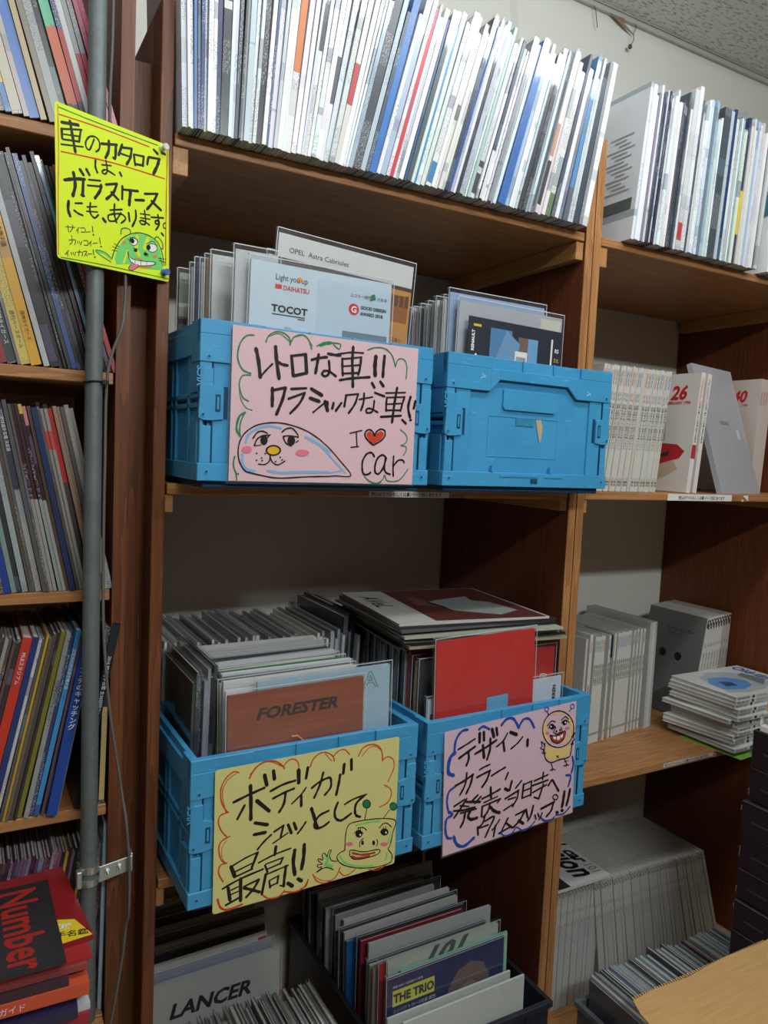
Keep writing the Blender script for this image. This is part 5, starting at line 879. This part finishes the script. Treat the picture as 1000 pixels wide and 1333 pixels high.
for i, c in enumerate(s3):
    jx = Rr.uniform(-.0015, .0015)
    front_cat(f'{cname(c)} catalog, {nth(i + 1)} behind the light blue one in left lower crate', .081 + jx - i * .0002, y, z3, .222 + Rr.uniform(-.004, .012), .290 + (.006 if i % 4 == 1 else 0) + i * .0004 + Rr.uniform(-.004, .004), .0062, c, tilt=.015 + Rr.uniform(-.01, .01), yaw=.0174, group='catalogs in the left lower crate', sleeve=i % 2 == 0, mat=PLAINC if i == 6 else None)
    y += .0112
row(.030, .069, z3, -.045, [(0, 1.0)], [(50, 52, 58), (206, 208, 208), (96, 100, 104), (40, 44, 50), (150, 154, 156)], (.004, .006), (.296, .322), .185, 'from the left in the left lower crate', 'edge-on catalogs in the left lower crate', sleeve=.6, seed=31, yj=.006)
# --- catalogues standing behind the lower crates
spb = [(.375, .009, (34, 36, 42), dict(h=.34)), (.39, .009, (44, 46, 54), dict(h=.345)), (.405, .009, (36, 36, 42), dict(h=.34))]
row(.010, .43, -.5768, .165, [(0, 3), (.1, -1), (.2, 4), (.3, 0), (.4, 2)], [(232, 234, 234), (214, 218, 218), (190, 194, 198), (236, 236, 232), (150, 154, 160)], (.004, .0065), (.300, .322), .235, 'from the left post, behind the lower crates', 'sleeved catalogs behind the lower crates', sleeve=.3, seed=33, yj=.008, specials=spb)
# --- right crate on the lower shelf
rc = front_cat('bright red brochure without title, foremost in right lower crate', .4415, -.0790, z3, .2165, .3330, .006, (206, 36, 24), tilt=.030, yaw=.0357)
patch(rc, .0, .0, .2165, .232 - .05, (186, 60, 90), y=-.00015, name='magenta_foot'); m = patch(rc, .110, .160, .158, .222, (110, 176, 214), y=-.0003, name='pale_blue_tab')
wb = front_cat('white booklet with upright black lettering at the right of red brochure', .515, -.0620, z3, .222, .236, .004, (208, 220, 228), tilt=.01, yaw=.0357, pages=False)
text('CURREN', .011, pk, wb, (.208, -.0003, .178), (math.pi / 2, -math.pi / 2, 0), name='cover_lettering', bold=.0004)
rr_ = front_cat('second red brochure with an outlined letter, mostly behind the first', .500, -.0520, z3, .2230, .2940, .005, (196, 40, 34), tilt=.0, yaw=.0357)
text('R', .040, pw, rr_, (.188, -.0003, .215), name='cover_lettering', bold=.0016); text('R', .040, plain('red_print', rgb(196, 40, 34)), rr_, (.188, -.0006, .215), name='letter_inside', bold=-.0004)
wl = front_cat('narrow white booklet with upright black lettering left of red brochure', .4300, -.0668, z3, .10, .232, .004, (214, 224, 230), tilt=.01, yaw=.0357, pages=False)
text('BROUGHAM', .010, pk, wl, (.0118, -.0003, .150), (math.pi / 2, -math.pi / 2, 0), name='cover_lettering', bold=.0003)
s4 = [(60, 60, 64), (196, 160, 100), (44, 48, 70), (196, 60, 50), (206, 206, 206), (60, 96, 84), (40, 42, 48), (150, 150, 152), (206, 210, 212), (52, 54, 60), (58, 84, 140), (206, 208, 214), (196, 200, 204), (60, 62, 66), (176, 180, 184), (44, 46, 52), (36, 36, 40)]
y = -.040
for i, c in enumerate(s4):
    front_cat(f'{cname(c)} catalog, {nth(i + 1)} behind the red brochures in right lower crate', .4265 - i * .0004, y, z3, .225 + Rr.uniform(-.01, .05), .296 + Rr.uniform(-.012, .008), .006, c, tilt=0, yaw=.0357, group='catalogs in the right lower crate', sleeve=i % 2 == 0)
    y += .0108
# --- big catalogues lying on top of them
R = random.Random(8); z = -.252
LB = [(44, 44, 48), (150, 150, 120), (36, 36, 42), (120, 122, 120), (60, 62, 66), (176, 178, 160), (40, 40, 44), (90, 92, 96), (52, 50, 54)]
for i, c in enumerate(LB):
    o = lying('catalog', f'{cname(c)} flat catalog lying on the lower right crate stack, {nth(len(LB) + 1 - i)} from top', 'catalog', (.395 + R.uniform(-.012, .012), -.035 + R.uniform(-.012, .012), z), .325, .28, .0042, c, R.uniform(-.05, .03) - .06, 'flat catalogs lying on the lower right crate stack')
    z += .0046
tp_ = lying('catalog', 'flat catalog with dark red and grey cover, topmost above the red brochure', 'catalog', (.388, -.028, z), .305, .285, .004, (196, 196, 188), -.10)
toppatch(tp_, [(.075, .01), (.300, .0), (.302, .283), (.085, .283)], .0042, (92, 50, 48), name='dark_red_picture')
toppatch(tp_, [(.15, .08), (.22, .03), (.275, .06), (.26, .14), (.23, .16), (.24, .20), (.17, .18), (.13, .16)], .0044, (150, 158, 154), name='grey_figure')
toppatch(tp_, [(.10, .14), (.15, .10), (.13, .20), (.11, .22)], .0044, (120, 72, 70), name='pink_figure')
text('AVeL', .050, pk, tp_, (.018, .235, .0045), (0, 0, -math.pi / 2), name='cover_lettering', shear=.3, sx=.9)
# ================================================================ middle shelf, right bookcase
WM = [(214, 208, 196), (206, 200, 188), (220, 214, 204), (200, 196, 186)]
oc = ['red', 'blue', 'blue', 'red', 'green', 'blue', 'red', 'blue', 'blue', 'red', 'red', 'blue', 'blue']
R = random.Random(2)
spm = [(.832 + i * .0087, .0078, (214 - (i * 7) % 12, 208 - (i * 5) % 10, 198 - (i * 3) % 9), dict(h=.2565 - (i % 3) * .001, text=[('Old-timer', .965, .0076, oc[i % 13]), ('No.%d' % (38 - i), .79, .0066, oc[i % 13]), ('特集 旧車を楽しむ 昭和の名車 レストア', .70, .0052, 'black'), ('八重洲', .11, .0056, 'black')])) for i in range(22)]
row(.832, 1.022, .0224, .012, [(.83, 6.5), (1.0, 6.0), (1.1, 6)], WM, (.0072, .0082), (.255, .258), .182, 'from the divider on the middle right shelf', 'white classic-car magazines on the middle right shelf', name='magazine', cat='magazine', specials=spm, seed=41, yj=.002, mat=PLAINC)
for i, X in enumerate((1.1265, 1.1525)):
    t = .0125
    o = book('magazine', ['magazine showing number 26 and a red car on its open cover', 'magazine right beside the number 26 one, before the silver catalog'][i], 'magazine', (X, .004 + i * .004, .0224), t, .182, .262 - i * .001, (226, 220, 214), lean=math.radians(5.0), mat=PLAINC)
    for s_, zz, sz, c in (('Old-timer', .250, .0085, 'red'), ('No.%d' % (26 + i), .215, .008, 'red'), ('旧車と暮らす 大特集 昭和の国産車', .195, .0055, 'black')):
        text(s_, sz, plain('print_' + c, PRC[c]), o, (-t / 2 - sz * .33, -.0003, zz), (math.pi / 2, math.pi / 2, 0), name='spine_lettering')
    patch(o, -t, .075, 0, .105, (180, 60, 60), y=-.0002, name='red_spine_patch') if i == 0 else None
    # left cover, read from the left: local -x face
    Rz = (math.pi / 2, 0, -math.pi / 2)
    if i == 0:
        xf = -t - .0003
        text('26', .042, plain('print_red', PRC['red']), o, (xf, .075, .205), Rz, name='cover_number', bold=.0016, shear=.2)
        text('No.   FEBRUARY 1996', .0095, plain('print_red', PRC['red']), o, (xf, .108, .194), Rz, name='cover_lettering', bold=.0003)
        for k in range(5): text(('懐かしの国産車特集', 'レストア入門', '昭和の名車たち', '走れ旧車', '読者の愛車自慢')[k], .0085, pk, o, (xf, .16 - k * .004, .176 - k * .014), Rz, name='cover_lettering')
        def face(pts, c, dx, nm):
            m = MB(); m.v = [(xf - dx, a_, b_) for a_, b_ in pts]; m.f = [tuple(range(len(pts)))]; m.build(nm, PLAINC, o, color=rgb(*c), fix=True)
        face([(.182, .02), (.09, .02), (.03, .05), (.05, .075), (.182, .09)], (206, 186, 160), .0, 'sandy_ground')
        face([(.182, .045), (.120, .050), (.055, .068), (.030, .074), (.018, .090), (.040, .105), (.090, .108), (.182, .112)], (190, 44, 52), .0001, 'printed_red_car')
        face([(.100, .106), (.115, .140), (.160, .148), (.182, .140), (.182, .110)], (120, 116, 112), .0001, 'printed_windscreen')
        face([(.120, .066), (.060, .080), (.058, .090), (.12, .078)], (60, 50, 50), .0002, 'printed_grille')
        face([(.098, .10), (.075, .115), (.078, .155), (.10, .15)], (186, 184, 180), .00005, 'printed_door')
sv = front_cat('silver-grey catalog leaning back against the pile on middle right shelf', 1.2370, .0060, .0224, .205, .312, .012, (172, 172, 176), yaw=.22, back=.31, sleeve=False)
text('CELSIOR', .0125, plain('print_grey', PRC['grey']), sv, (.075, -.0003, .168), name='cover_lettering', bold=.0002); patch(sv, .155, .135, .168, .158, (214, 214, 214), y=-.0003, name='white_sticker')
for i, X in enumerate((1.452, 1.468, 1.484, 1.500)):
    t = .0115
    o = book('magazine', 'cream magazine, ' + ['the one with red number 40 behind the silver catalog', 'second behind the silver catalog', 'third behind the silver catalog', 'rightmost behind the silver catalog'][i], 'magazine', (X, .082 + i * .004, .0224), t, .182, .280, (206, 194, 184), lean=math.radians(3), mat=PLAINC, group='cream magazines behind the silver catalog')
    text('Old-timer', .0085, plain('print_red', PRC['red']), o, (-t / 2 - .003, -.0003, .25), (math.pi / 2, math.pi / 2, 0), name='spine_lettering')
    if i == 0:
        text('40', .040, plain('print_red', PRC['red']), o, (-t - .0003, .078, .225), (math.pi / 2, 0, -math.pi / 2), name='cover_number', bold=.0014, shear=.2)
        text('AUG. 1998', .010, plain('print_red', PRC['red']), o, (-t - .0003, .078, .213), (math.pi / 2, 0, -math.pi / 2), name='cover_lettering')
book('magazine', 'dark blue magazine rising behind the bare crate by the divider', 'magazine', (.846, .125, .0224), .008, .20, .285, (60, 74, 110), lean=math.radians(6))
# ================================================================ lower shelf, right bookcase
spw = [(.850, .008, (214, 214, 206), dict(text=[('Old-timer', .95, .0055, 'red')])), (.985, .006, (206, 206, 200), {}), (1.0, .009, (216, 216, 208), dict(h=.262, text=[('Old-timer', .93, .006, 'red'), ('旧車特集号 レストア', .55, .005, 'black')]))]
cols = ['green', 'green', 'green', 'green', 'red', 'red', 'yellow', 'blue', 'blue', 'blue', 'blue', 'blue', 'blue', 'blue', 'green', 'green', 'yellow', 'green']
spw += [(X, .0062, (212, 214, 206), dict(text=[('Old-timer', .965, .0068, cols[i % 18]), ('特集 名車再生 旧車生活', .74, .0046, 'black'), ('誌', .1, .006, 'black')])) for i, X in enumerate([1.020, 1.0275, 1.035, 1.0425, 1.050, 1.073, 1.094, 1.108, 1.116, 1.124, 1.132, 1.140, 1.148, 1.156, 1.172, 1.186, 1.200, 1.214])]
R = random.Random(4)
yk = lambda x: (x - 1.02) * .16
for i, (X, t, c, kw) in enumerate(sorted(spw, key=lambda s: s[0])):
    h = kw.get('h', .255 - (i % 3) * .001); near = 'divider'
    o = book('magazine', f'white magazine with coloured title, {nth(i + 1)} from the divider on lower right shelf', 'magazine', (X + t, .148 + yk(X), -.5768), t, .185, h, c, lean=math.radians(.8), mat=PLAINC, group='white magazines standing on the lower right shelf')
    for s_, fz, sz, tc in kw.get('text', []): text(s_, sz, plain('print_' + tc, PRC[tc]), o, (-t / 2 - sz * .33, -.0003, fz * h), (math.pi / 2, math.pi / 2, 0), name='spine_lettering')
    if abs(X - 1.0) < .001:
        text('6', .040, plain('print_green', PRC['green']), o, (.0003, .005, .2), (math.pi / 2, 0, math.pi / 2), name='cover_number', bold=.001)
    if 1.09 < X < 1.10:
        m = MB().box(-t - .0004, .004, .195, -t - .0001, .10, .250); m.build('teal_cover_panel', PLAINC, o, color=rgb(30, 76, 90)); text('4', .034, pw, o, (-t - .0008, .030, .212), (math.pi / 2, 0, -math.pi / 2), name='cover_number')
for i in range(3):
    c = [(190, 192, 186), (206, 208, 204), (176, 180, 176)][i]
    book('catalog', f'large pale grey catalog, {nth(i + 1)} right of the white magazines, lower right shelf', 'catalog', (1.240 + i * .011, .172 + i * .003, -.5768), .009, .22, .268, c, mat=PLAINC, group='large pale catalogs on the lower right shelf')
# the black-lettered car magazines leaning near the far panel
for i in range(9):
    t = .0105; X = 1.392 + i * .0172; c = (208, 206, 198) if i < 6 else (180, 172, 158)
    o = book('magazine', f'thick white magazine with black Car title, {nth(i + 1)} from left above the lying stack', 'magazine', (X, .152 + i * .003, -.5768), .0135 if i < 8 else .010, .186, .272, c, lean=math.radians(8.5 - i * .7), mat=PLAINC, group='black-titled car magazines on the lower right shelf')
    tt = .0135 if i < 8 else .010
    text('Car', .0165, pk, o, (-tt / 2 - .0055, -.0003, .268), (math.pi / 2, math.pi / 2, 0), name='spine_lettering', bold=.0009)
    text('%d' % (20 - i), .010, plain('print_grey', PRC['grey']), o, (-tt / 2 - .003, -.0003, .205), (math.pi / 2, math.pi / 2, 0), name='spine_lettering')
    text('自動車誌 特集号', .006, plain('print_grey', PRC['grey']), o, (-tt / 2 - .002, -.0003, .18), (math.pi / 2, math.pi / 2, 0), name='spine_lettering')
    if i == 0:
        m = MB().box(-tt - .0004, .002, .0, -tt - .0001, .185, .271); m.build('grey_back_cover', PLAINC, o, color=rgb(112, 112, 112))
        text('モーションカー', .013, pk, o, (-tt - .0008, .12, .22), (math.pi / 2, 0, -math.pi / 2), name='cover_lettering'); text('プテンプ', .013, pk, o, (-tt - .0008, .12, .205), (math.pi / 2, 0, -math.pi / 2), name='cover_lettering')
        for yy in (.12, .07):
            m = MB(); m.prism([(yy + .011 * math.cos(k * math.pi / 8), .155 + .011 * math.sin(k * math.pi / 8)) for k in range(16)], -tt - .0008, -tt - .0005, 'x'); m.build('black_dot', pk, o, fix=True)
# lying stack of white magazines at the shelf edge
z = -.5768; R = random.Random(6); NS = 15
gp = thing('paper_sheet', 'bright green sheet sticking out under the lying white magazines', 'paper', (1.285, -.062, z), (0, 0, .08))
box(0, 0, 0, .20, .16, .0006).build('sheet', PLAINC, gp, color=rgb(140, 196, 80)); z += .0008
for i in range(NS):
    t = .0088; jx, jy, jr = R.uniform(-.014, .014), R.uniform(-.010, .010), R.uniform(-.06, .06)
    if i in (3, 4): jr += .09; jx -= .01
    if i >= NS - 3: jx, jy, jr = jx * .3, jy * .3, jr * .3
    lab = 'white magazine with a blue car picture, topmost of the lying stack' if i == NS - 1 else f'white magazine, {nth(NS - i)} from top of the lying stack on lower right shelf'
    o = lying('magazine', lab, 'magazine', (1.288 + jx, -.036 + jy, z), .257, .182, t, (214, 216, 210), .02 + jr, 'white magazines lying on the lower right shelf')
    text('特集 昭和の名車', .0060, pk, o, (.006, -.0003, .0018), name='spine_lettering'); patch(o, .060, .0012, .068, .0075, (30, 30, 30), y=-.0003, name='black_block'); text('旧車生活を楽しむ', .0055, plain('print_grey', PRC['grey']), o, (.078, -.0003, .002), name='spine_lettering')
    z += t + .0002
toppatch(o, [(.02, .03), (.07, .015), (.14, .02), (.20, .05), (.215, .10), (.17, .15), (.11, .165), (.05, .14), (.03, .09)], t + .0001, (176, 186, 192), name='pale_picture')
toppatch(o, [(.03, .05), (.08, .035), (.13, .05), (.15, .08), (.12, .12), (.07, .13), (.035, .10)], t + .0003, (96, 150, 214), name='blue_car')
toppatch(o, [(.055, .065), (.09, .06), (.10, .085), (.07, .10)], t + .0005, (60, 80, 110), name='car_window')
toppatch(o, [(.16, .04), (.21, .07), (.20, .13), (.17, .12)], t + .0003, (126, 130, 132), name='grey_car')
text('Old-timer', .046, plain('print_blue', PRC['blue']), o, (.212, .172, t + .0006), (0, 0, -math.pi / 2), name='masthead', sx=.78, bold=.0012)
# ================================================================ bottom shelf, right bookcase
R = random.Random(12)
row(.838, 1.035, -1.1698, .10, [(.8, .3)], [(190, 192, 188), (200, 202, 198), (180, 182, 180)], (.008, .010), (.288, .292), .205, 'from the divider on the bottom right shelf', 'white magazines on the bottom right shelf', name='magazine', cat='magazine', seed=51, yj=.002, mat=PLAINC,
    specials=[(.84 + i * .0098, .0090, (194, 196, 192), dict(h=.290, text=[('Car', .975, .0105, 'black'), ('%d' % (120 + i), .80, .006, 'grey'), ('特集 ジェネラル ミッション', .7, .0042, 'grey')])) for i in range(19)])
row(1.062, 1.49, -1.1698, .095, [(1.0, -8), (1.1, -10), (1.25, -12), (1.45, -19)], [(190, 192, 188), (196, 198, 194), (182, 184, 182)], (.008, .011), (.286, .292), .205, 'from the gap on the bottom right shelf', 'leaning white magazines on the bottom right shelf', name='magazine', cat='magazine', seed=52, yj=.002, mat=PLAINC,
    specials=[(1.062 + i * .0104, .0092, (194 - (i > 24) * 14, 194 - (i > 24) * 18, 188 - (i > 24) * 26), dict(h=.290, text=[('Car', .975, .0108, 'black'), ('%d' % (101 + i), .80, .006, 'grey'), ('特集 スペシャル カー', .7, .0042, 'grey')])) for i in range(38)])
ms = lying('magazine', 'magazine with bold black title lying on the bottom right magazines', 'magazine', (.8300, .085, -.8765), .225, .275, .008, (206, 208, 206), 0.0)
text('mission', .092, pk, ms, (.142, .232, .0083), (0, 0, -math.pi / 2 + .0), name='masthead', bold=.0030, shear=.3, sx=.75)
text('car', .046, pk, ms, (.193, .130, .0083), (0, 0, -math.pi / 2), name='masthead', bold=.0018, shear=.3); text('101', .036, plain('print_grey', PRC['grey']), ms, (.195, .060, .0083), (0, 0, -math.pi / 2), name='issue_number', sx=.8)
text('ral', .046, pk, ms, (.193, .200, .0083), (0, 0, -math.pi / 2), name='masthead', bold=.0018, shear=.3)
toppatch(ms, [(.03, .0), (.105, .0), (.105, .06), (.03, .06)], .0082, (40, 42, 44), name='black_panel')
# grey bin on the floor in front of it
def bin_(label, x0, y0, x1, y1, z0, z1, mat, lip=.006, rib=True):
    r = thing('storage_bin', label, 'bin', (x0, y0, z0)); w_, d_, h_ = x1 - x0, y1 - y0, z1 - z0; k = .004
    box(0, 0, 0, w_, d_, k).build('bottom', mat, r)
    m = MB(); m.box(0, 0, k, w_, k, h_).box(0, d_ - k, k, w_, d_, h_).box(0, k, k, k, d_ - k, h_).box(w_ - k, k, k, w_, d_ - k, h_); m.build('wall', mat, r, bev=.0008)
    m = MB(); m.box(-lip, -lip, h_ - .014, w_ + lip, .0, h_).box(-lip, d_, h_ - .014, w_ + lip, d_ + lip, h_).box(-lip, 0, h_ - .014, 0, d_, h_).box(w_, 0, h_ - .014, w_ + lip, d_, h_); m.build('rim', mat, r, bev=.0015)
    if rib:
        m = MB(); n = int(w_ / .06)
        for i in range(1, n): m.box(i * w_ / n, -.004, .02, i * w_ / n + .004, 0, h_ - .014)
        m.build('rib', mat, r)
    return r
bin_('grey plastic bin on the floor beneath the bottom right shelf', .882, -.196, 1.40, -.010, ZF, -1.055, GREYBIN)
gl = [(226, 230, 230), (196, 206, 214), (150, 160, 170), (214, 220, 220), (60, 66, 74), (180, 196, 210), (96, 104, 110)]
row(.915, 1.38, ZF + .0044, -.184, [(.9, -3), (1.1, -9), (1.4, -14)], gl, (.003, .006), (.285, .305), .165, 'from the left end of the grey floor bin', 'sleeved leaflets in the grey floor bin', name='leaflet', cat='leaflet', sleeve=.55, seed=61, yj=.003,
    specials=[(.92, .006, (206, 210, 208), dict(h=.298, dl=0, label='white catalog whose broad cover closes the left end of grey bin')), (1.04, .004, (30, 32, 36), {}), (1.12, .006, (84, 90, 92), dict(h=.315)), (1.17, .005, (60, 66, 72), dict(h=.312)), (1.24, .004, (120, 40, 56), {})])
# cardboard carton and the dark boxes in the foreground
cb_ = thing('carton', 'open brown corrugated cardboard carton at the bottom right corner', 'carton', (.70, -.70, ZF))
m = MB(); m.box(0, 0, 0, .33, .004, .53).box(0, .356, 0, .33, .36, .53).box(0, .004, 0, .004, .356, .53).box(.326, .004, 0, .33, .356, .53); m.build('wall', CARD, cb_, bev=.001)
box(.004, .004, 0, .326, .356, .004).build('bottom', CARD, cb_)
fl = MB(); P = [(-.028, .372), (.02, .376), (.10, .371), (.20, .378), (.30, .374), (.352, .380), (.36, .18), (.35, -.02), (-.02, -.02), (-.05, .10), (-.058, .22), (-.048, .30), (-.040, .345)]
fl.prism(P, .531, .5345, 'z'); fl.build('top_flap', CARD, cb_, fix=True)
fl = MB()
for i in range(60):
    a = .006 + i * .0056; fl.box(a - .03, .3725 + (.0015 if i % 2 else 0), .5315, a - .0275, .379, .534)
fl.build('torn_flute_edge', CARD, cb_)
DBX = plain('dark_carton', rgb(44, 32, 40), .45, .4, 0, .15); EDG = plain('worn_pale_edge', rgb(122, 112, 108), .7)
z = ZF; k = 0; R = random.Random(17); zs = []
while z < -.44:
    h = R.choice([.062, .072, .080, .066]); h = min(h, -.425 - z if -.425 - z < .12 and -.425 - z > .045 else h); zs.append((z, h)); z += h + .0012; k += 1
    if z > -.47: break
for i, (z, h) in enumerate(zs):
    jx, jy = R.uniform(-.008, .010), R.uniform(-.006, .006)
    t = thing('dark_box', f'dark purple-black flat carton with worn edges, {nth(len(zs) - i)} from top of the right edge pile', 'box', (1.092 + jx, -.42 + jy, z), (0, 0, R.uniform(-.02, .02)), 'dark cartons piled at the right edge')
    box(0, 0, 0, .20, .215, h).build('carton_body', DBX, t, bev=.0022)
    m = MB(); m.box(-.0004, .003, h - .0012, .0004, .212, h - .0003)
    for q in range(2 + i % 3): zz = .006 + (q * 37 + i * 13) % 40 / 40 * (h - .02); m.box(-.0004, .2135, zz, .0012, .2156, zz + .006)
    m.build('worn_edge', EDG, t)
    m = MB(); m.box(-.0008, .150, h * .42, .0, .190, h * .47); m.build('embossed_line', plain('dull_purple', rgb(70, 58, 72)), t)
z = zs[-1][0] + zs[-1][1] + .0012
t = thing('paper_box', 'small torn white paper box on top of the dark cartons', 'box', (1.10, -.355, z), (0, 0, .05)); box(0, 0, 0, .12, .13, .012).build('box_body', PAPER_W, t, bev=.001)
m = MB(); m.v = [(.0, .13, .012), (.03, .135, .012), (.02, .14, .032), (.005, .132, .026)]; m.f = [(0, 1, 2, 3)]; m.build('torn_flap', PAPER_W, t)
t = thing('paper_bag', 'brown paper packet with ragged edge standing on the dark cartons', 'packet', (1.112, -.283, z + .0128), (0, 0, .1))
m = MB(); m.prism([(0, 0), (.09, 0), (.09, .12), (.055, .128), (.03, .118), (.012, .122), (.004, .09), (.0, .055), (-.010, .05), (-.012, .03), (.0, .026)], 0, .05, 'y'); m.build('packet', CARD, t, fix=True)
# ================================================================ bottom shelf, middle bookcase
z4 = -1.1698
row(.085, .345, z4, -.105, [(0, -4), (.2, -7), (.35, -10)], [(176, 180, 180), (150, 154, 156), (120, 124, 128), (196, 198, 194), (60, 62, 66), (90, 94, 98)], (.003, .0055), (.288, .305), .17, 'from the left on the bottom middle shelf', 'edge-on leaflets on the bottom middle shelf', name='leaflet', cat='leaflet', sleeve=.6, seed=71, yj=.012,
    specials=[(.17, .008, (44, 46, 50), dict(h=.312)), (.215, .006, (40, 44, 48), dict(h=.315))])
la = front_cat('big pale catalog with bold black slanted title at the bottom left', .045, .2050, z4, .250, .268, .006, (196, 200, 194), tilt=.02)
text('LANCER', .0390, pk, la, (.034, -.0003, .196), name='cover_lettering', sx=1.06, bold=.0014, shear=.25)
Lc = [(150, 160, 180), (206, 206, 200), (60, 60, 64), (206, 206, 200), (96, 96, 92), (176, 178, 170), (50, 50, 50), (120, 122, 118), (196, 200, 194)]
for i, c in enumerate(Lc):
    o = front_cat(f'{cname(c)} catalog, {nth(i + 1)} behind the big pale slanted-title one', .030 + Rr.uniform(-.01, .01), .218 + i * .0175, z4, .255, .279 + i * .0060, .0062, c, tilt=.03 - .002 * i, group='catalogs behind the slanted-title one', sleeve=i % 2 == 0)
    if i == 1: patch(o, .238, .255, .255, .279, (190, 50, 50), name='red_corner')
bin_('dark plastic bin at the bottom middle, filled with cover-on catalogs', .392, -.060, .752, .395, z4, -.975, DARKBIN)
zb = z4 + .0044
wf = front_cat('plain grey-white folder, foremost in the dark bottom bin', .425, -.054, zb, .270, .252, .004, (196, 202, 196), tilt=.02, pages=False, sleeve=False)
wf2 = front_cat('second grey-white folder just behind the foremost, shifted left', .398, -.044, zb, .270, .262, .004, (186, 192, 188), tilt=.02, pages=False, sleeve=False)
tb_ = front_cat('dark blue brochure with yellow title box and a head photo', .408, -.030, zb, .256, .322, .005, (36, 42, 96), tilt=.03)
patch(tb_, .010, .268, .098, .298, (206, 212, 70), name='yellow_title_box'); text('THE TRIO', .0225, plain('print_navy_ink', rgb(30, 36, 70)), tb_, (.012, -.0004, .275), name='cover_lettering', bold=.001, sx=.86)
text('コンパクトカー3兄弟 誕生', .0078, pw, tb_, (.010, -.0003, .256), name='cover_lettering'); text('特集 2000 いま話題の小型車', .005, pw, tb_, (.010, -.0003, .303), name='cover_lettering')
m = MB(); m.v = [(.118, -.0003, .20), (.225, -.0003, .20), (.222, -.0003, .262), (.208, -.0003, .288), (.180, -.0003, .300), (.150, -.0003, .290), (.130, -.0003, .262)]; m.f = [tuple(range(7))]; m.build('photo_hair', PLAINC, tb_, color=rgb(112, 96, 88))
m = MB(); m.v = [(.134, -.0005, .20), (.205, -.0005, .20), (.203, -.0005, .246), (.180, -.0005, .264), (.150, -.0005, .252)]; m.f = [tuple(range(5))]; m.build('photo_face', PLAINC, tb_, color=rgb(150, 122, 112))
mg = front_cat('mint green edged brochure peeping out right of the dark blue one', .440, -.020, zb, .240, .323, .004, (140, 196, 170), tilt=.03, pages=False, sleeve=False)
wn = front_cat('pale green-white brochure with big slanted numerals behind dark blue one', .418, -.0110, zb, .246, .340, .005, (196, 206, 196), tilt=.03)
text('101', .050, plain('numeral_dark', rgb(90, 100, 100)), wn, (.066, -.0003, .305), name='cover_lettering', shear=.5, bold=.002, sx=1.3)
cs = [(196, 44, 44), (176, 170, 150), (206, 206, 200), (50, 80, 84), (190, 196, 194), (140, 40, 60), (44, 46, 52), (40, 96, 160), (196, 198, 192), (60, 62, 66), (206, 208, 204), (150, 154, 152), (44, 46, 50), (176, 178, 176), (120, 40, 50), (60, 120, 110), (150, 152, 150), (196, 196, 190), (44, 46, 54), (180, 50, 46), (40, 44, 70), (70, 72, 76), (40, 42, 50)]
y = .0
for i, c in enumerate(cs):
    front_cat(f'{cname(c)} brochure, {nth(i + 1)} behind the slanted numerals in dark bin', .405 + Rr.uniform(-.006, .010), y, zb, .250 + Rr.uniform(-.02, .05), .325 + Rr.uniform(-.02, .012) - i * .0012, .006, c, tilt=.02 + Rr.uniform(-.015, .015), group='brochures in the dark bottom bin', sleeve=i % 3 == 0)
    y += .0165
# ================================================================ print belongs to the card it is printed on
CARRY = ('cover', 'paper', 'carton_body', 'paper_strip')
for r in [o for o in COL.objects if o.parent is None and o.type == 'EMPTY']:
    base = next((c for c in r.children if c.name.split('.')[0] in CARRY), None)
    if base is not None:
        for c in list(r.children):
            k = c.name.split('.')[0]
            if c is not base and k not in ('pages', 'sleeve', 'seam', 'laminating_film', 'spine_band', 'box_body') and k not in CARRY:
                c.parent = base
            if k == 'ink_drawing': c['kind'] = 'stuff'
    else:
        lt = {c.name: c for c in r.children}
        ls = [c for c in r.children if c.name.split('.')[0] == 'latch']
        for c in list(r.children):
            k = c.name.split('.')[0]
            if ls and k in ('latch_recess', 'latch_tab'):
                c.parent = min(ls, key=lambda l: abs(l.bound_box[0][0] - c.bound_box[0][0]))
            if k == 'tube' and r.name.startswith('ceiling_light'): c.parent = next(x for x in r.children if x.name.startswith('housing'))
